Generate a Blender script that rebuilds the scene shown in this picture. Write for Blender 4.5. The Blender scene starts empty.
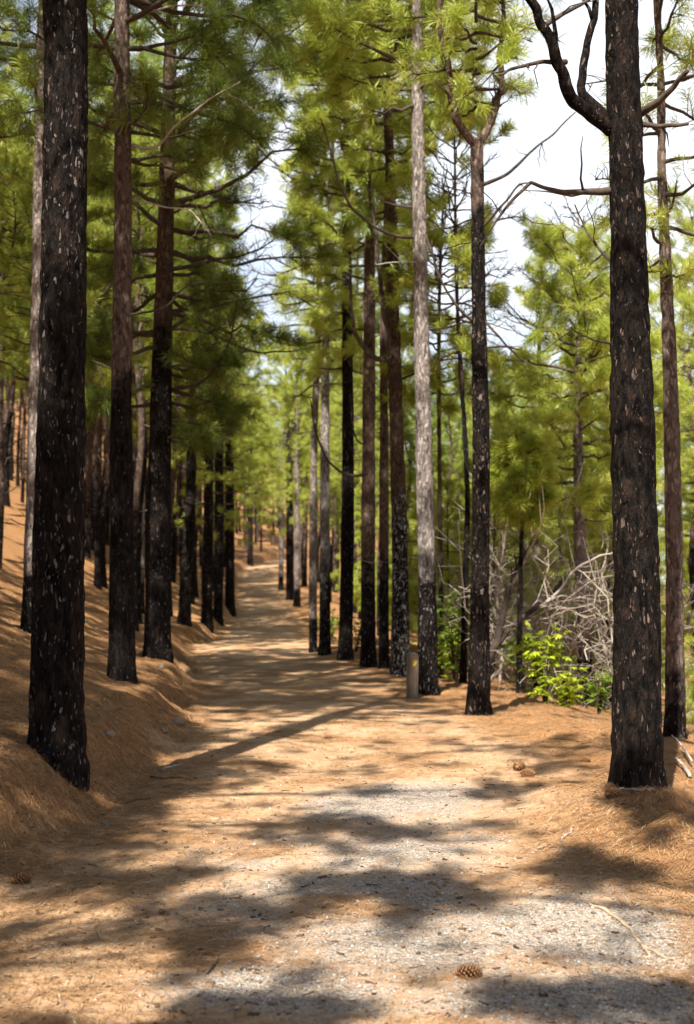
import bpy, math, random
import numpy as np
from mathutils import Vector

C = bpy.context.scene.collection
S = bpy.context.scene
RNG = np.random.default_rng(11)

# ------------------------------------------------------------------ camera model
FPX, CX, CY, HOR, CAMH = 1400.0, 347.0, 512.0, 580.0, 1.6
PITCH = math.atan((HOR - CY) / FPX)
CP, SP = math.cos(PITCH), math.sin(PITCH)

def ray(px, py):
    X = (px - CX) / FPX; Y = (CY - py) / FPX
    return np.array([X, CP - Y * SP, SP + Y * CP])

def at(px, py, d):
    r = ray(px, py)
    return np.array([0, 0, CAMH]) + r * (d / r[1])

def pix(x, y, z):
    z = z - CAMH
    yc = y * CP + z * SP
    zc = -y * SP + z * CP
    return CX + FPX * x / yc, CY - FPX * zc / yc

# ------------------------------------------------------------------ noise
def _h(i, j, k, s):
    n = (i * 374761393 + j * 668265263 + k * 2147483647 + s * 144665) & 0x7fffffff
    n = (n ^ (n >> 13)) * 1274126177 & 0x7fffffff
    n = (n ^ (n >> 16)) * 1911520717 & 0x7fffffff
    return ((n ^ (n >> 15)) & 0xffff) / 65535.0

def vnoise(x, y, z=None, seed=0):
    x = np.asarray(x, float); y = np.asarray(y, float)
    z = np.zeros_like(x) if z is None else np.asarray(z, float)
    xi, yi, zi = [np.floor(a).astype(np.int64) for a in (x, y, z)]
    u, v, w = x - xi, y - yi, z - zi
    u, v, w = [t * t * (3 - 2 * t) for t in (u, v, w)]
    r = 0
    for a in (0, 1):
        for b in (0, 1):
            for c in (0, 1):
                r = r + _h(xi + a, yi + b, zi + c, seed) * (u if a else 1 - u) * (v if b else 1 - v) * (w if c else 1 - w)
    return r * 2 - 1

def fbm(x, y, z=None, oct=3, seed=0):
    r, a = 0, 1.0
    for o in range(oct):
        f = 2.03 ** o
        r = r + a * vnoise(np.asarray(x) * f, np.asarray(y) * f, None if z is None else np.asarray(z) * f, seed + o * 17)
        a *= .5
    return r

def sstep(a, b, x):
    t = np.clip((x - a) / (b - a), 0, 1)
    return t * t * (3 - 2 * t)

def softplus(x, k=.5):
    return k * np.logaddexp(0, x / k)

# ------------------------------------------------------------------ terrain
_yy = np.arange(-80, 520, .5)
def _curve(pts, smooth=7):
    a = np.interp(_yy, [p[0] for p in pts], [p[1] for p in pts])
    k = np.hanning(smooth + 2)[1:-1]; k /= k.sum()
    return np.convolve(np.pad(a, smooth // 2, mode='edge'), k, 'valid')
_XL = _curve([(-80, -2.0), (0, -1.8), (7.5, -1.85), (10, -1.68), (12, -1.58), (14, -1.62), (16, -1.78), (18.7, -1.98), (24, -2.6),
              (29, -3.2), (33, -3.75), (37, -3.55), (44, -3.9), (58, -4.65), (79, -6.15), (108, -8.3), (122, -8.4), (132, -7.0), (145, -3.6), (165, 3), (520, 60)])
_XR = _curve([(-80, 1.6), (0, 1.5), (7.5, 1.35), (10, 1.7), (13, 1.85), (16.6, 1.35), (18.7, .95), (23, .5), (28.7, -.25),
              (32, -.75), (40, -1.05), (58, -2.05), (79, -3.55), (108, -5.5), (120, -5.6), (130, -4.4), (145, -.6), (165, 6), (520, 64)])
def XL(y): return np.interp(y, _yy, _XL)
def XR(y): return np.interp(y, _yy, _XR)

def zp(y):
    t = np.clip(np.asarray(y, float) - 40, 0, None)
    z = .0019 * np.minimum(t, 92) ** 1.66
    return z + np.clip(t - 92, 0, None) * .02

_RS = [-1, 0, 1.2, 2.2, 4, 7, 12, 25, 45, 60, 80, 120, 200, 400]
_RZ = [0, 0, 0.0, -.10, -.55, -1.35, -3.0, -7.5, -12.5, -12, -6, 6, 28, 60]

def terr(x, y, fine=True):
    x = np.asarray(x, float); y = np.asarray(y, float)
    sL = XL(y) - x; sR = x - XR(y)
    z = zp(y)
    amp = .26 + .08 * vnoise(y * .35, y * 0 + 3.1)
    sl = np.clip(sL, 0, None)
    jag = .16 * vnoise(y * 1.1, y * 0 + 7.7) + .08 * vnoise(y * 3.1, y * 0 + 1.7)
    amp = amp * (1 + .9 * sstep(36, 50, y))
    bank = amp * sstep(.02, .55, sL + jag) + .20 * sl + .30 * (softplus(sl - 1.3, .6) - softplus(-1.3 + 0 * sl, .6)) - .13 * (softplus(sl - 9, 1.) - softplus(-9 + 0 * sl, 1.))
    bank = np.where(bank > 25, 25 + 40 * np.tanh((bank - 25) / 40), bank)
    z = z + bank * (sL > -.5)
    z = z + np.interp(sR, _RS, _RZ)
    # earth mound thrown up in front of the right-hand pine
    m = np.exp(-(((x - 2.15) / .62) ** 2 + ((y - 9.0) / 1.15) ** 2))
    z = z + .19 * m + .05 * np.exp(-(((x - 1.55) / .3) ** 2 + ((y - 9.9) / .7) ** 2))
    off = np.clip(np.maximum(sL, sR) + .5, 0, 1)
    z = z + off * (.05 * fbm(x * .6, y * .6, oct=2, seed=3)) + off * np.clip(np.abs(x) / 12, 0, 1) * .3 * vnoise(x * .14, y * .14, seed=9)
    # wheel worn crown of the track
    z = z + .012 * vnoise(x * 1.3, y * .5, seed=21)
    if fine:
        z = z + (.006 + .03 * off) * fbm(x * 3.1, y * 3.1, oct=4, seed=5) + .05 * np.exp(-((sL - .25) / .35) ** 2) * fbm(x * 4.3, y * 2.6, oct=3, seed=6)
        z = z + .09 * m * fbm(x * 3.4, y * 3.4, oct=4, seed=8)
    return z

def tz(x, y): return float(terr(np.array([x]), np.array([y]))[0])

def ground_hit(px, py, dmax=220):
    r = ray(px, py); d = np.arange(3, dmax, .05)
    P = np.array([0, 0, CAMH])[None] + (d / r[1])[:, None] * r[None]
    below = P[:, 2] < terr(P[:, 0], P[:, 1])
    i = int(np.argmax(below)) if below.any() else len(d) - 1
    return P[i]

# ------------------------------------------------------------------ mesh helpers
def link(o, parent=None):
    C.objects.link(o)
    if parent is not None: o.parent = parent
    return o

def mesh_np(name, V, faces, mats, parent=None, smooth=True, mi=None, attrs=None, loc=None):
    """faces: list of (n,k) int arrays"""
    me = bpy.data.meshes.new(name)
    V = np.asarray(V, np.float32)
    me.vertices.add(len(V)); me.vertices.foreach_set('co', V.ravel())
    faces = [np.asarray(f, np.int32) for f in faces if len(f)]
    nl = sum(f.size for f in faces); nf = sum(len(f) for f in faces)
    me.loops.add(nl); me.polygons.add(nf)
    me.loops.foreach_set('vertex_index', np.concatenate([f.ravel() for f in faces]))
    tot = np.concatenate([np.full(len(f), f.shape[1], np.int32) for f in faces])
    st = np.concatenate([[0], np.cumsum(tot)[:-1]]).astype(np.int32)
    me.polygons.foreach_set('loop_start', st)
    me.polygons.foreach_set('loop_total', tot)
    if smooth: me.polygons.foreach_set('use_smooth', np.ones(nf, bool))
    if not isinstance(mats, (list, tuple)): mats = [mats]
    for m in mats: me.materials.append(m)
    if mi is not None: me.polygons.foreach_set('material_index', np.concatenate([np.full(len(f), k, np.int32) for f, k in zip(faces, mi)]))
    for k, a in (attrs or {}).items():
        a = np.asarray(a, np.float32)
        t = me.attributes.new(k, 'FLOAT', 'POINT'); t.data.foreach_set('value', a)
    me.update(calc_edges=True); me.validate()
    o = bpy.data.objects.new(name, me)
    if loc is not None: o.location = loc
    return link(o, parent)

def tube(P, R, seg=8, cap=True):
    P = np.asarray(P, float); n = len(P); R = np.broadcast_to(np.asarray(R, float), (n,))
    T = np.gradient(P, axis=0); T /= np.linalg.norm(T, axis=1)[:, None] + 1e-9
    ref = np.array([1., 0, 0]) if abs(T[0, 0]) < .8 else np.array([0, 1., 0])
    N = np.zeros_like(P)
    v = ref - T[0] * ref.dot(T[0]); v /= np.linalg.norm(v); N[0] = v
    for i in range(1, n):
        v = N[i - 1] - T[i] * N[i - 1].dot(T[i]); v /= np.linalg.norm(v) + 1e-9; N[i] = v
    B = np.cross(T, N)
    a = np.linspace(0, 2 * np.pi, seg, endpoint=False)
    V = P[:, None] + R[:, None, None] * (np.cos(a)[None, :, None] * N[:, None] + np.sin(a)[None, :, None] * B[:, None])
    V = V.reshape(-1, 3)
    i, j = np.meshgrid(np.arange(n - 1), np.arange(seg), indexing='ij')
    j2 = (j + 1) % seg
    F = np.stack([i * seg + j, i * seg + j2, (i + 1) * seg + j2, (i + 1) * seg + j], -1).reshape(-1, 4)
    tri = np.zeros((0, 3), int)
    if cap:
        V = np.vstack([V, P[-1] + T[-1] * R[-1] * .5, P[0] - T[0] * R[0] * .3]); e = len(V) - 2
        k = np.arange(seg)
        tri = np.vstack([np.stack([(n - 1) * seg + k, (n - 1) * seg + (k + 1) % seg, np.full(seg, e)], -1),
                         np.stack([(k + 1) % seg, k, np.full(seg, e + 1)], -1)])
    return V, F, tri

class MB:
    def __init__(s): s.V = []; s.Q = []; s.T = []; s.n = 0
    def add(s, V, Q=None, T=None):
        s.V.append(V)
        if Q is not None and len(Q): s.Q.append(Q + s.n)
        if T is not None and len(T): s.T.append(T + s.n)
        s.n += len(V)
    def tube(s, P, R, seg=6, cap=True): s.add(*tube(P, R, seg, cap))
    def get(s):
        V = np.vstack(s.V)
        Q = np.vstack(s.Q) if s.Q else np.zeros((0, 4), int)
        T = np.vstack(s.T) if s.T else np.zeros((0, 3), int)
        return V, Q, T
    def build(s, name, mat, parent=None, smooth=True):
        V, Q, T = s.get()
        return mesh_np(name, V, [Q, T], mat, parent, smooth)

def spline(P, n):
    """smooth resample of a polyline (Catmull-Rom)"""
    P = np.asarray(P, float)
    if len(P) == 2: P = np.array([P[0], (P[0] + P[1]) / 2, P[1]])
    Q = np.vstack([2 * P[0] - P[1], P, 2 * P[-1] - P[-2]])
    m = len(P) - 1
    t = np.linspace(0, m, n); i = np.minimum(t.astype(int), m - 1); u = (t - i)[:, None]
    a, b, c, d = Q[i], Q[i + 1], Q[i + 2], Q[i + 3]
    return .5 * ((2 * b) + (c - a) * u + (2 * a - 5 * b + 4 * c - d) * u ** 2 + (3 * b - a - 3 * c + d) * u ** 3)

def wiggle(P, amp, rng, f=1.0):
    n = len(P); s = rng.uniform(0, 100, 3); t = np.arange(n) * f
    w = np.stack([vnoise(t + s[k], t * 0 + k) for k in range(3)], -1)
    return P + w * amp * np.linspace(0, 1, n)[:, None] ** .5

def thing(name, label, cat, loc=(0, 0, 0), group=None):
    o = bpy.data.objects.new(name, None); C.objects.link(o)
    o.location = loc; o.empty_display_size = .3
    return tag(o, label, cat, group)

def tag(o, label, cat, group=None, kind=None):
    o['label'] = label
    if cat: o['category'] = cat
    if group: o['group'] = group
    if kind: o['kind'] = kind
    return o

# ------------------------------------------------------------------ material helpers
class NT:
    def __init__(s, name):
        s.m = bpy.data.materials.new(name); s.m.use_nodes = True
        s.t = s.m.node_tree; s.t.nodes.clear()
        s.out = s.n('ShaderNodeOutputMaterial')
    def n(s, ty, **kw):
        x = s.t.nodes.new(ty)
        for k, v in kw.items():
            if k.startswith('i_'):
                key = k[2:]
                x.inputs[int(key) if key.isdigit() else key.replace('_', ' ')].default_value = v
            else: setattr(x, k, v)
        return x
    def l(s, a, b): s.t.links.new(a, b)
    def coord(s, kind='Object', scale=(1, 1, 1)):
        c = s.n('ShaderNodeTexCoord'); m = s.n('ShaderNodeMapping'); m.inputs['Scale'].default_value = scale
        s.l(c.outputs[kind], m.inputs['Vector']); return m.outputs[0]
    def noise(s, vec, scale, detail=4, rough=.6, dist=0):
        x = s.n('ShaderNodeTexNoise'); x.inputs['Scale'].default_value = scale; x.inputs['Detail'].default_value = detail
        x.inputs['Roughness'].default_value = rough; x.inputs['Distortion'].default_value = dist
        s.l(vec, x.inputs['Vector']); return x.outputs['Fac']
    def voro(s, vec, scale, feature='F1'):
        x = s.n('ShaderNodeTexVoronoi', feature=feature); x.inputs['Scale'].default_value = scale
        s.l(vec, x.inputs['Vector']); return x
    def ramp(s, fac, stops):
        x = s.n('ShaderNodeValToRGB'); e = x.color_ramp.elements
        while len(e) < len(stops): e.new(.5)
        for q, (p, c) in zip(e, stops):
            q.position = p; q.color = (c, c, c, 1) if isinstance(c, (int, float)) else (*c, 1)
        s.l(fac, x.inputs['Fac']); return x.outputs['Color']
    def mr(s, v, a, b, c=0, d=1):
        x = s.n('ShaderNodeMapRange'); x.inputs[1].default_value = a; x.inputs[2].default_value = b
        x.inputs[3].default_value = c; x.inputs[4].default_value = d
        s.l(v, x.inputs[0]); return x.outputs[0]
    def math(s, op, a, b=None, clamp=False):
        x = s.n('ShaderNodeMath', operation=op); x.use_clamp = clamp
        for i, v in enumerate((a, b)):
            if v is None: continue
            if isinstance(v, (int, float)): x.inputs[i].default_value = v
            else: s.l(v, x.inputs[i])
        return x.outputs[0]
    def mix(s, fac, a, b, blend='MIX'):
        x = s.n('ShaderNodeMix', data_type='RGBA', blend_type=blend)
        for i, v in ((0, fac), (6, a), (7, b)):
            if isinstance(v, (int, float)): x.inputs[i].default_value = v
            elif isinstance(v, tuple): x.inputs[i].default_value = (*v, 1)
            else: s.l(v, x.inputs[i])
        return x.outputs[2]
    def attr(s, name, ty='GEOMETRY'):
        x = s.n('ShaderNodeAttribute', attribute_name=name, attribute_type=ty); return x.outputs['Fac']
    def bump(s, h, strength, dist, normal=None):
        x = s.n('ShaderNodeBump'); x.inputs['Strength'].default_value = strength; x.inputs['Distance'].default_value = dist
        s.l(h, x.inputs['Height'])
        if normal is not None: s.l(normal, x.inputs['Normal'])
        return x.outputs[0]
    def principled(s, col, rough=.9, normal=None, spec=.25):
        x = s.n('ShaderNodeBsdfPrincipled')
        if isinstance(col, tuple): x.inputs['Base Color'].default_value = (*col, 1)
        else: s.l(col, x.inputs['Base Color'])
        if isinstance(rough, (int, float)): x.inputs['Roughness'].default_value = rough
        else: s.l(rough, x.inputs['Roughness'])
        x.inputs['Specular IOR Level'].default_value = spec
        if normal is not None: s.l(normal, x.inputs['Normal'])
        s.l(x.outputs[0], s.out.inputs['Surface']); return x

def bark_mat(name, char_h=99, flakes=.2, flake_col=(.30, .25, .23), upper=(.17, .115, .085), upper_fl=.5, band=1.0, char=(.0075, .0062, .0055)):
    """char_h: height (m, tree space) up to which the bark is charred black; above it plated grey brown bark"""
    t = NT(name)
    v = t.coord('Object', (1, 1, .30))
    raw = t.coord('Object')
    sep = t.n('ShaderNodeSeparateXYZ'); t.l(raw, sep.inputs[0])
    big = t.noise(raw, 1.3, 3)
    nv = t.n('ShaderNodeTexNoise'); nv.inputs['Scale'].default_value = 16; nv.inputs['Detail'].default_value = 3; t.l(v, nv.inputs['Vector'])
    add = t.n('ShaderNodeVectorMath', operation='MULTIPLY_ADD'); t.l(nv.outputs['Color'], add.inputs[0]); add.inputs[1].default_value = (.12, .12, .05); t.l(v, add.inputs[2])
    vv = add.outputs[0]
    fine = t.noise(v, 60, 4, .65)
    plate = t.noise(vv, 24, 4, .62, .4)
    patch = t.noise(raw, 4, 2)
    def flk(scale, amt, d0):
        vo = t.voro(vv, scale); cs = t.n('ShaderNodeSeparateColor'); t.l(vo.outputs['Color'], cs.inputs[0])
        sel = t.math('ADD', cs.outputs[0], t.math('ADD', t.mr(big, .3, .7, -.12, .12), t.mr(patch, .3, .7, -.2, .2)))
        size = t.math('ADD', vo.outputs['Distance'], t.math('MULTIPLY', cs.outputs[1], .18))
        return t.math('MULTIPLY', t.mr(sel, 1 - amt, 1 - amt + .04), t.mr(size, d0 - .05, d0 + .03, 1, 0)), cs.outputs[2]
    f1, hue = flk(32, flakes * 1.15, .42)
    f2, _ = flk(62, flakes * 1.0, .40)
    fl = t.math('MAXIMUM', f1, f2)
    dark = t.mix(t.mr(fine, .35, .75), char, tuple(c * 2.0 for c in char))
    dark = t.mix(t.math('MULTIPLY', t.mr(plate, .5, .66), .6), dark, (.040, .025, .018))
    dark = t.mix(t.mr(plate, .46, .38), dark, (.003, .0027, .0024))
    fc = t.mix(hue, tuple(c * .28 for c in flake_col), flake_col)
    ch = t.mix(t.math('MULTIPLY', fl, t.mr(fine, .25, .55, .5, 1)), dark, fc)
    up = t.mix(t.mr(fine, .25, .75), tuple(c * .5 for c in upper), upper)
    up = t.mix(t.math('MULTIPLY', t.mr(plate, .50, .40), .75), up, tuple(c * .2 for c in upper))
    u1, _ = flk(30, upper_fl * .8, .55)
    up = t.mix(t.math('MULTIPLY', u1, .7), up, tuple(min(.5, c * 1.7) for c in upper))
    hz = t.math('ADD', sep.outputs[2], t.mr(t.noise(raw, 2.2, 3), .25, .75, -band, band))
    fac = t.mr(hz, char_h - .25, char_h + .25)
    col = t.mix(fac, ch, up)
    hgt = t.math('ADD', t.math('MULTIPLY', plate, 1.4), t.math('ADD', t.math('MULTIPLY', fine, .4), t.math('MULTIPLY', fl, .25)))
    t.principled(col, .92, t.bump(hgt, 1.0, .04), spec=.06)
    return t.m

def wood_mat(name, a, b, scale=14, rough=.85):
    t = NT(name); v = t.coord('Object', (1, 1, 1))
    n = t.noise(v, scale, 5, .65); n2 = t.noise(v, scale * 5, 3)
    col = t.mix(t.mr(n, .3, .7), a, b)
    t.principled(col, rough, t.bump(n2, .5, .006), spec=.15)
    return t.m

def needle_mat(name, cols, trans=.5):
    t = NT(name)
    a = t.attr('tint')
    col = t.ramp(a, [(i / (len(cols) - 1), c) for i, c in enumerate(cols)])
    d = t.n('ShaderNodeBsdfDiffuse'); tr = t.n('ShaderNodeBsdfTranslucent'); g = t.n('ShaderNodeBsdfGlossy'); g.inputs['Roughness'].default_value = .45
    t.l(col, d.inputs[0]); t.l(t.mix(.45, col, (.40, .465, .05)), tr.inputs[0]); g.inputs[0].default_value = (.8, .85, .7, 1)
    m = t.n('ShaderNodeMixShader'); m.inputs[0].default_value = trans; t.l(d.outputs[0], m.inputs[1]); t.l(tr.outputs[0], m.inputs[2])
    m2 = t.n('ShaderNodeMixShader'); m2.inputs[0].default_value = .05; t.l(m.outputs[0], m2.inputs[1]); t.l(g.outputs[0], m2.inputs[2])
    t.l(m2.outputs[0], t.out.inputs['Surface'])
    return t.m

BARK_BLACK = bark_mat('charred_bark', 99, .24, (.20, .165, .15))
BARK_RIGHT = bark_mat('charred_bark_brown_flakes', 99, .17, (.19, .135, .11))
BARK_C = bark_mat('bark_half_charred', 3.4, .10, (.16, .14, .13), (.14, .10, .08), .45, 1.0)
BARK_D = bark_mat('bark_charred_low', 5.0, .16, (.2, .18, .16), (.12, .08, .06), .4, .5)
BARK_I = bark_mat('bark_dark_brown', 2.0, .22, (.22, .19, .17), (.15, .10, .075), .5, .8)
BARK_L = bark_mat('bark_grey_flaked', 1.9, .30, (.30, .27, .26), (.27, .23, .205), .75, .35)
BARK_K = bark_mat('bark_pale_flaked_low', 2.9, .9, (.46, .43, .41), (.13, .085, .065), .35, .5)
BARK_N = bark_mat('bark_charred_tall', 6.2, .28, (.24, .18, .15), (.17, .12, .095), .5, .8)
BARK_P = bark_mat('bark_reddish', .5, .2, (.3, .26, .24), (.18, .135, .11), .5, .6)
BARK_G = bark_mat('bark_grey', .8, .3, (.3, .27, .25), (.26, .21, .18), .5, .6)
BARK_FAR = bark_mat('bark_far_brown', 2.0, .2, (.2, .16, .14), (.13, .09, .07), .4, 1.2)
TWIG = wood_mat('twig_bark', (.035, .026, .02), (.10, .075, .058))
DEADWOOD = wood_mat('dead_wood_pale', (.22, .18, .145), (.46, .40, .34), 9)
DEADDARK = wood_mat('dead_wood_dark', (.03, .022, .018), (.10, .075, .06), 7)
BRUSHWOOD = wood_mat('brush_wood', (.20, .16, .12), (.44, .37, .30), 5)
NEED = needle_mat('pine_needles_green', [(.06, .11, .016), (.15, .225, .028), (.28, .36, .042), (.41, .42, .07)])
NEED_SUN = needle_mat('pine_needles_sunlit', [(.17, .22, .03), (.36, .43, .05), (.50, .53, .08), (.60, .53, .15)])  # sunlight put into the needle colour, for crowns meant to look lit
NEED_SHADE = needle_mat('pine_needles_shaded', [(.03, .062, .010), (.07, .115, .016), (.14, .19, .024), (.23, .25, .04)], .4)  # same needles with shade put into the colour, for the dark left crowns
LEAF = needle_mat('broad_leaf_lime', [(.26, .34, .02), (.46, .55, .03), (.62, .66, .07)], .5)
LEAF2 = needle_mat('broad_leaf_green', [(.07, .13, .015), (.15, .23, .022), (.25, .34, .035)], .45)

# ------------------------------------------------------------------ pines
def needles(P, A, rng, K=28, L=.24, w=.012, tint=None, spread=1.25):
    """P (n,3) tuft positions, A (n,3) shoot directions -> triangles"""
    n = len(P)
    A = A / (np.linalg.norm(A, axis=1)[:, None] + 1e-9)
    th = spread * np.sqrt(rng.uniform(.02, 1, (n, K))); ph = rng.uniform(0, 2 * np.pi, (n, K))
    ref = rng.normal(size=(n, 3)); U = np.cross(A, ref); U /= np.linalg.norm(U, axis=1)[:, None] + 1e-9; W = np.cross(A, U)
    D = np.cos(th)[..., None] * A[:, None] + np.sin(th)[..., None] * (np.cos(ph)[..., None] * U[:, None] + np.sin(ph)[..., None] * W[:, None])
    ln = L * rng.uniform(.65, 1.15, (n, K))[..., None]
    B = P[:, None] + A[:, None] * rng.uniform(-.10, .05, (n, K))[..., None]
    droop = np.zeros_like(D); droop[..., 2] = -rng.uniform(.05, .3, (n, K))
    tip = B + (D + droop) * ln
    side = np.cross(D, rng.normal(size=D.shape)); side /= np.linalg.norm(side, axis=-1)[..., None] + 1e-9
    mid = B + D * ln * .45
    V = np.stack([B, mid + side * w * .5, tip, mid - side * w * .5], 2).reshape(-1, 3)
    F = np.arange(n * K * 4).reshape(-1, 4)
    tt = rng.uniform(0, 1, n) * .62 + .19 if tint is None else tint
    T = np.clip(np.repeat(tt, K) + rng.normal(0, .12, n * K), 0, 1)
    return V, F, np.repeat(T, 4)

def trunk_mesh(P, R, rng, seg=28, plates=.012, ring=.05, flare=.2):
    """bark-plated tapering trunk following a polyline (local space)"""
    L = np.linalg.norm(np.diff(P, axis=0), axis=1).sum()
    n = max(12, int(L / ring))
    Q = spline(P, n); hh = np.linspace(0, L, n)
    m = len(P) - 1
    r = np.interp(np.linspace(0, m, n), np.arange(m + 1), R)
    zg = np.clip(Q[:, 2], 0, None)
    r = r * (1 + flare * np.exp(-zg / .22))
    V, F, T = tube(Q, r, seg)
    body = V[:n * seg].reshape(n, seg, 3)
    dirv = body - Q[:, None]; dirv /= np.linalg.norm(dirv, axis=2)[..., None] + 1e-9
    s = rng.uniform(0, 50)
    x, y, z = body[..., 0] * 14 + s, body[..., 1] * 14 + s, body[..., 2] * 5.5 + s
    nz = np.abs(vnoise(x, y, z, 4)) * -1.0 + .5 + .5 * vnoise(x * 2.3, y * 2.3, z * 2.3, 6)
    lump = .035 * vnoise(body[..., 0] * 3 + s, body[..., 1] * 3, body[..., 2] * 1.2, 2) * r[:, None] * 2
    lobes = np.exp(-zg / .3)[:, None] * .10 * np.cos(np.arange(seg) / seg * 2 * np.pi * rng.integers(3, 6) + s)[None] * r[:, None]
    body = body + dirv * (nz * plates + lump + lobes)[..., None]
    V[:n * seg] = body.reshape(-1, 3)
    return V, F, T

def pine_crown(trunkP, trunkR, rng, z0, ztop, rad, nbr=40, tpb=16, K=34, L=.23, w=.0105, droop=.0, profile='round', lean=None, keep=None, spread=1.25):
    """limbs + needle tufts between heights z0..ztop of the local trunk polyline"""
    wood = MB(); TP = []; TA = []; TT = []
    n = 60
    tp = spline(trunkP, n); m = len(trunkP) - 1
    tr = np.interp(np.linspace(0, m, n), np.arange(m + 1), trunkR)
    ga = rng.uniform(0, 6.28)
    for b in range(nbr):
        f = (b + rng.uniform(0, 1)) / nbr
        h = z0 + (ztop - z0) * f ** .95
        k = int(np.argmin(np.abs(tp[:, 2] - h))); o = tp[k]
        ga += 2.4 + rng.normal(0, .35)
        if lean is not None and rng.uniform() < .45: ga2 = lean + rng.normal(0, .7)
        else: ga2 = ga
        if profile == 'round': pr = (math.sin(math.pi * min(1, .12 + .80 * f)) ** .7)
        elif profile == 'cone': pr = 1.05 - .9 * f
        else: pr = .75 + .25 * math.sin(math.pi * f)
        ln = max(.25, rad * pr * rng.uniform(.6, 1.15))
        el = -.25 - droop + .95 * f + rng.normal(0, .15)
        d = np.array([math.cos(ga2) * math.cos(el), math.sin(ga2) * math.cos(el), math.sin(el)])
        up = rng.uniform(.12, .42)
        t = np.linspace(0, 1, 7)[:, None]
        P = o + d * ln * t + np.array([0, 0, 1.]) * up * ln * t ** 2 * (1 - .5 * t)
        P = wiggle(P, .08 * ln, rng, .8)
        r0 = min(.4 * tr[k] + .008, .012 + .016 * ln)
        wood.tube(P, np.linspace(r0, .006, 7), 5, False)
        nt = max(4, int(tpb * ln / rad))
        for q in range(nt):
            s = rng.uniform(.3, 1) ** .8 if q else 1.0
            i = min(5, int(s * 6)); u = s * 6 - i
            p = P[i] * (1 - u) + P[i + 1] * u
            ax = P[min(6, i + 1)] - P[i]; ax /= np.linalg.norm(ax) + 1e-9
            tl = rng.uniform(.15, .55) * min(1, ln) * (1.15 - .6 * s)
            dv = ax * rng.uniform(.3, 1) + rng.normal(0, .65, 3) + np.array([0, 0, .35]); dv /= np.linalg.norm(dv)
            if q == 0: dv = ax
            e = p + dv * tl
            if q and tl > .1: wood.tube(np.array([p, (p + e) / 2 + rng.normal(0, .02, 3), e]), [.007, .005, .003], 3, False)
            base = rng.uniform(.05, .95)
            for z in range(1 + int(rng.uniform() < .7)):
                TP.append(e - dv * tl * .45 * z * rng.uniform(.5, 1)); TA.append(dv + np.array([0, 0, .35])); TT.append(base * .6 + .2)
    TP = np.array(TP); TA = np.array(TA); TT = np.array(TT)
    if keep is not None:
        ok = keep(TP); TP, TA, TT = TP[ok], TA[ok], TT[ok]
    NV, NF, NTi = needles(TP, TA, rng, K, L, w, TT, spread)
    WV, WQ, WT = wood.get()
    V = np.vstack([NV, WV]); tint = np.concatenate([NTi, np.zeros(len(WV))])
    return V, NF, WQ + len(NV), WT + len(NV), tint

def in_gap(P):
    px, py = pix(P[:, 0], P[:, 1], P[:, 2])
    w = 11 * vnoise(px * .06, py * .06, seed=77) + 8 * vnoise(px * .2, py * .2, seed=78)
    lo = np.interp(py, [100, 130, 180, 230, 300, 335], [290, 270, 256, 232, 244, 282]) + w
    hi = np.interp(py, [100, 130, 180, 230, 300, 335], [290, 293, 290, 284, 280, 284]) + w
    a = (py > 100) & (py < 335) & (px > lo) & (px < hi)
    b = (py > 135 + w) & (py < 345 + w) & (px > 430 + w) & (px < 530 + w) & (vnoise(px * .05, py * .05, seed=80) > -.45)
    c = (py > 20) & (py < 225 + w) & (px > 528 + w) & (px < 612) & (vnoise(px * .05, py * .05, seed=81) > -.5)
    return a | b | c

def make_crown(parent, crown, mat, name='crown'):
    V, NF, WQ, WT, tint = crown
    return mesh_np(name, V, [NF, WQ, WT], [mat, TWIG], parent, False, [0, 1, 1], {'tint': tint})

TRUNKS = []      # (x, y) of every pine already standing

def hero(px_pts, w_pts, label, bark, d=None, H=14., crown=None, mat=None, seed=0, seg=30, plates=.012, group=None, name='pine_tree'):
    """px_pts: trunk centreline in the photo from its foot upwards; w_pts: widths there. The trunk stands at one distance."""
    rng = np.random.default_rng(seed + 100)
    if d is None: base = ground_hit(*px_pts[0])
    else:
        base = at(px_pts[0][0], px_pts[0][1], d); base[2] = tz(base[0], base[1])
    d = base[1]
    W = [at(x, y, d) for x, y in px_pts]
    W[0] = base.copy()
    P = [w - base for w in W]; R = [.5 * w * d / FPX for w in w_pts]
    # below ground, and on above the picture to the full height
    P = [np.array([-.02, 0, -.45])] + P; R = [R[0]] + R
    top = P[-1]; dirv = (P[-1] - P[-2]); dirv /= np.linalg.norm(dirv)
    if top[2] < H - 1:
        nst = max(2, int((H - top[2]) / 2.0)); rl = R[-1]
        for k in range(1, nst + 1):
            f = k / nst
            dv = dirv * (1 - f * .6) + np.array([rng.normal(0, .04), rng.normal(0, .04), .6 * f])
            P.append(P[-1] + dv / np.linalg.norm(dv) * (H - top[2]) / nst); R.append(max(.012, rl * (1 - f) + .012))
    P = np.array(P); R = np.array(R)
    t = thing(name, label, 'pine tree', base, group)
    V, F, T = trunk_mesh(P, R, rng, seg, plates)
    mesh_np('trunk', V, [F, T], bark, t)
    if crown is not None:
        make_crown(t, pine_crown(P, R, rng, keep=lambda TP: ~in_gap(TP + base), **crown), mat or NEED)
    TRUNKS.append((base[0], base[1]))
    return t, base, d

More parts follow.
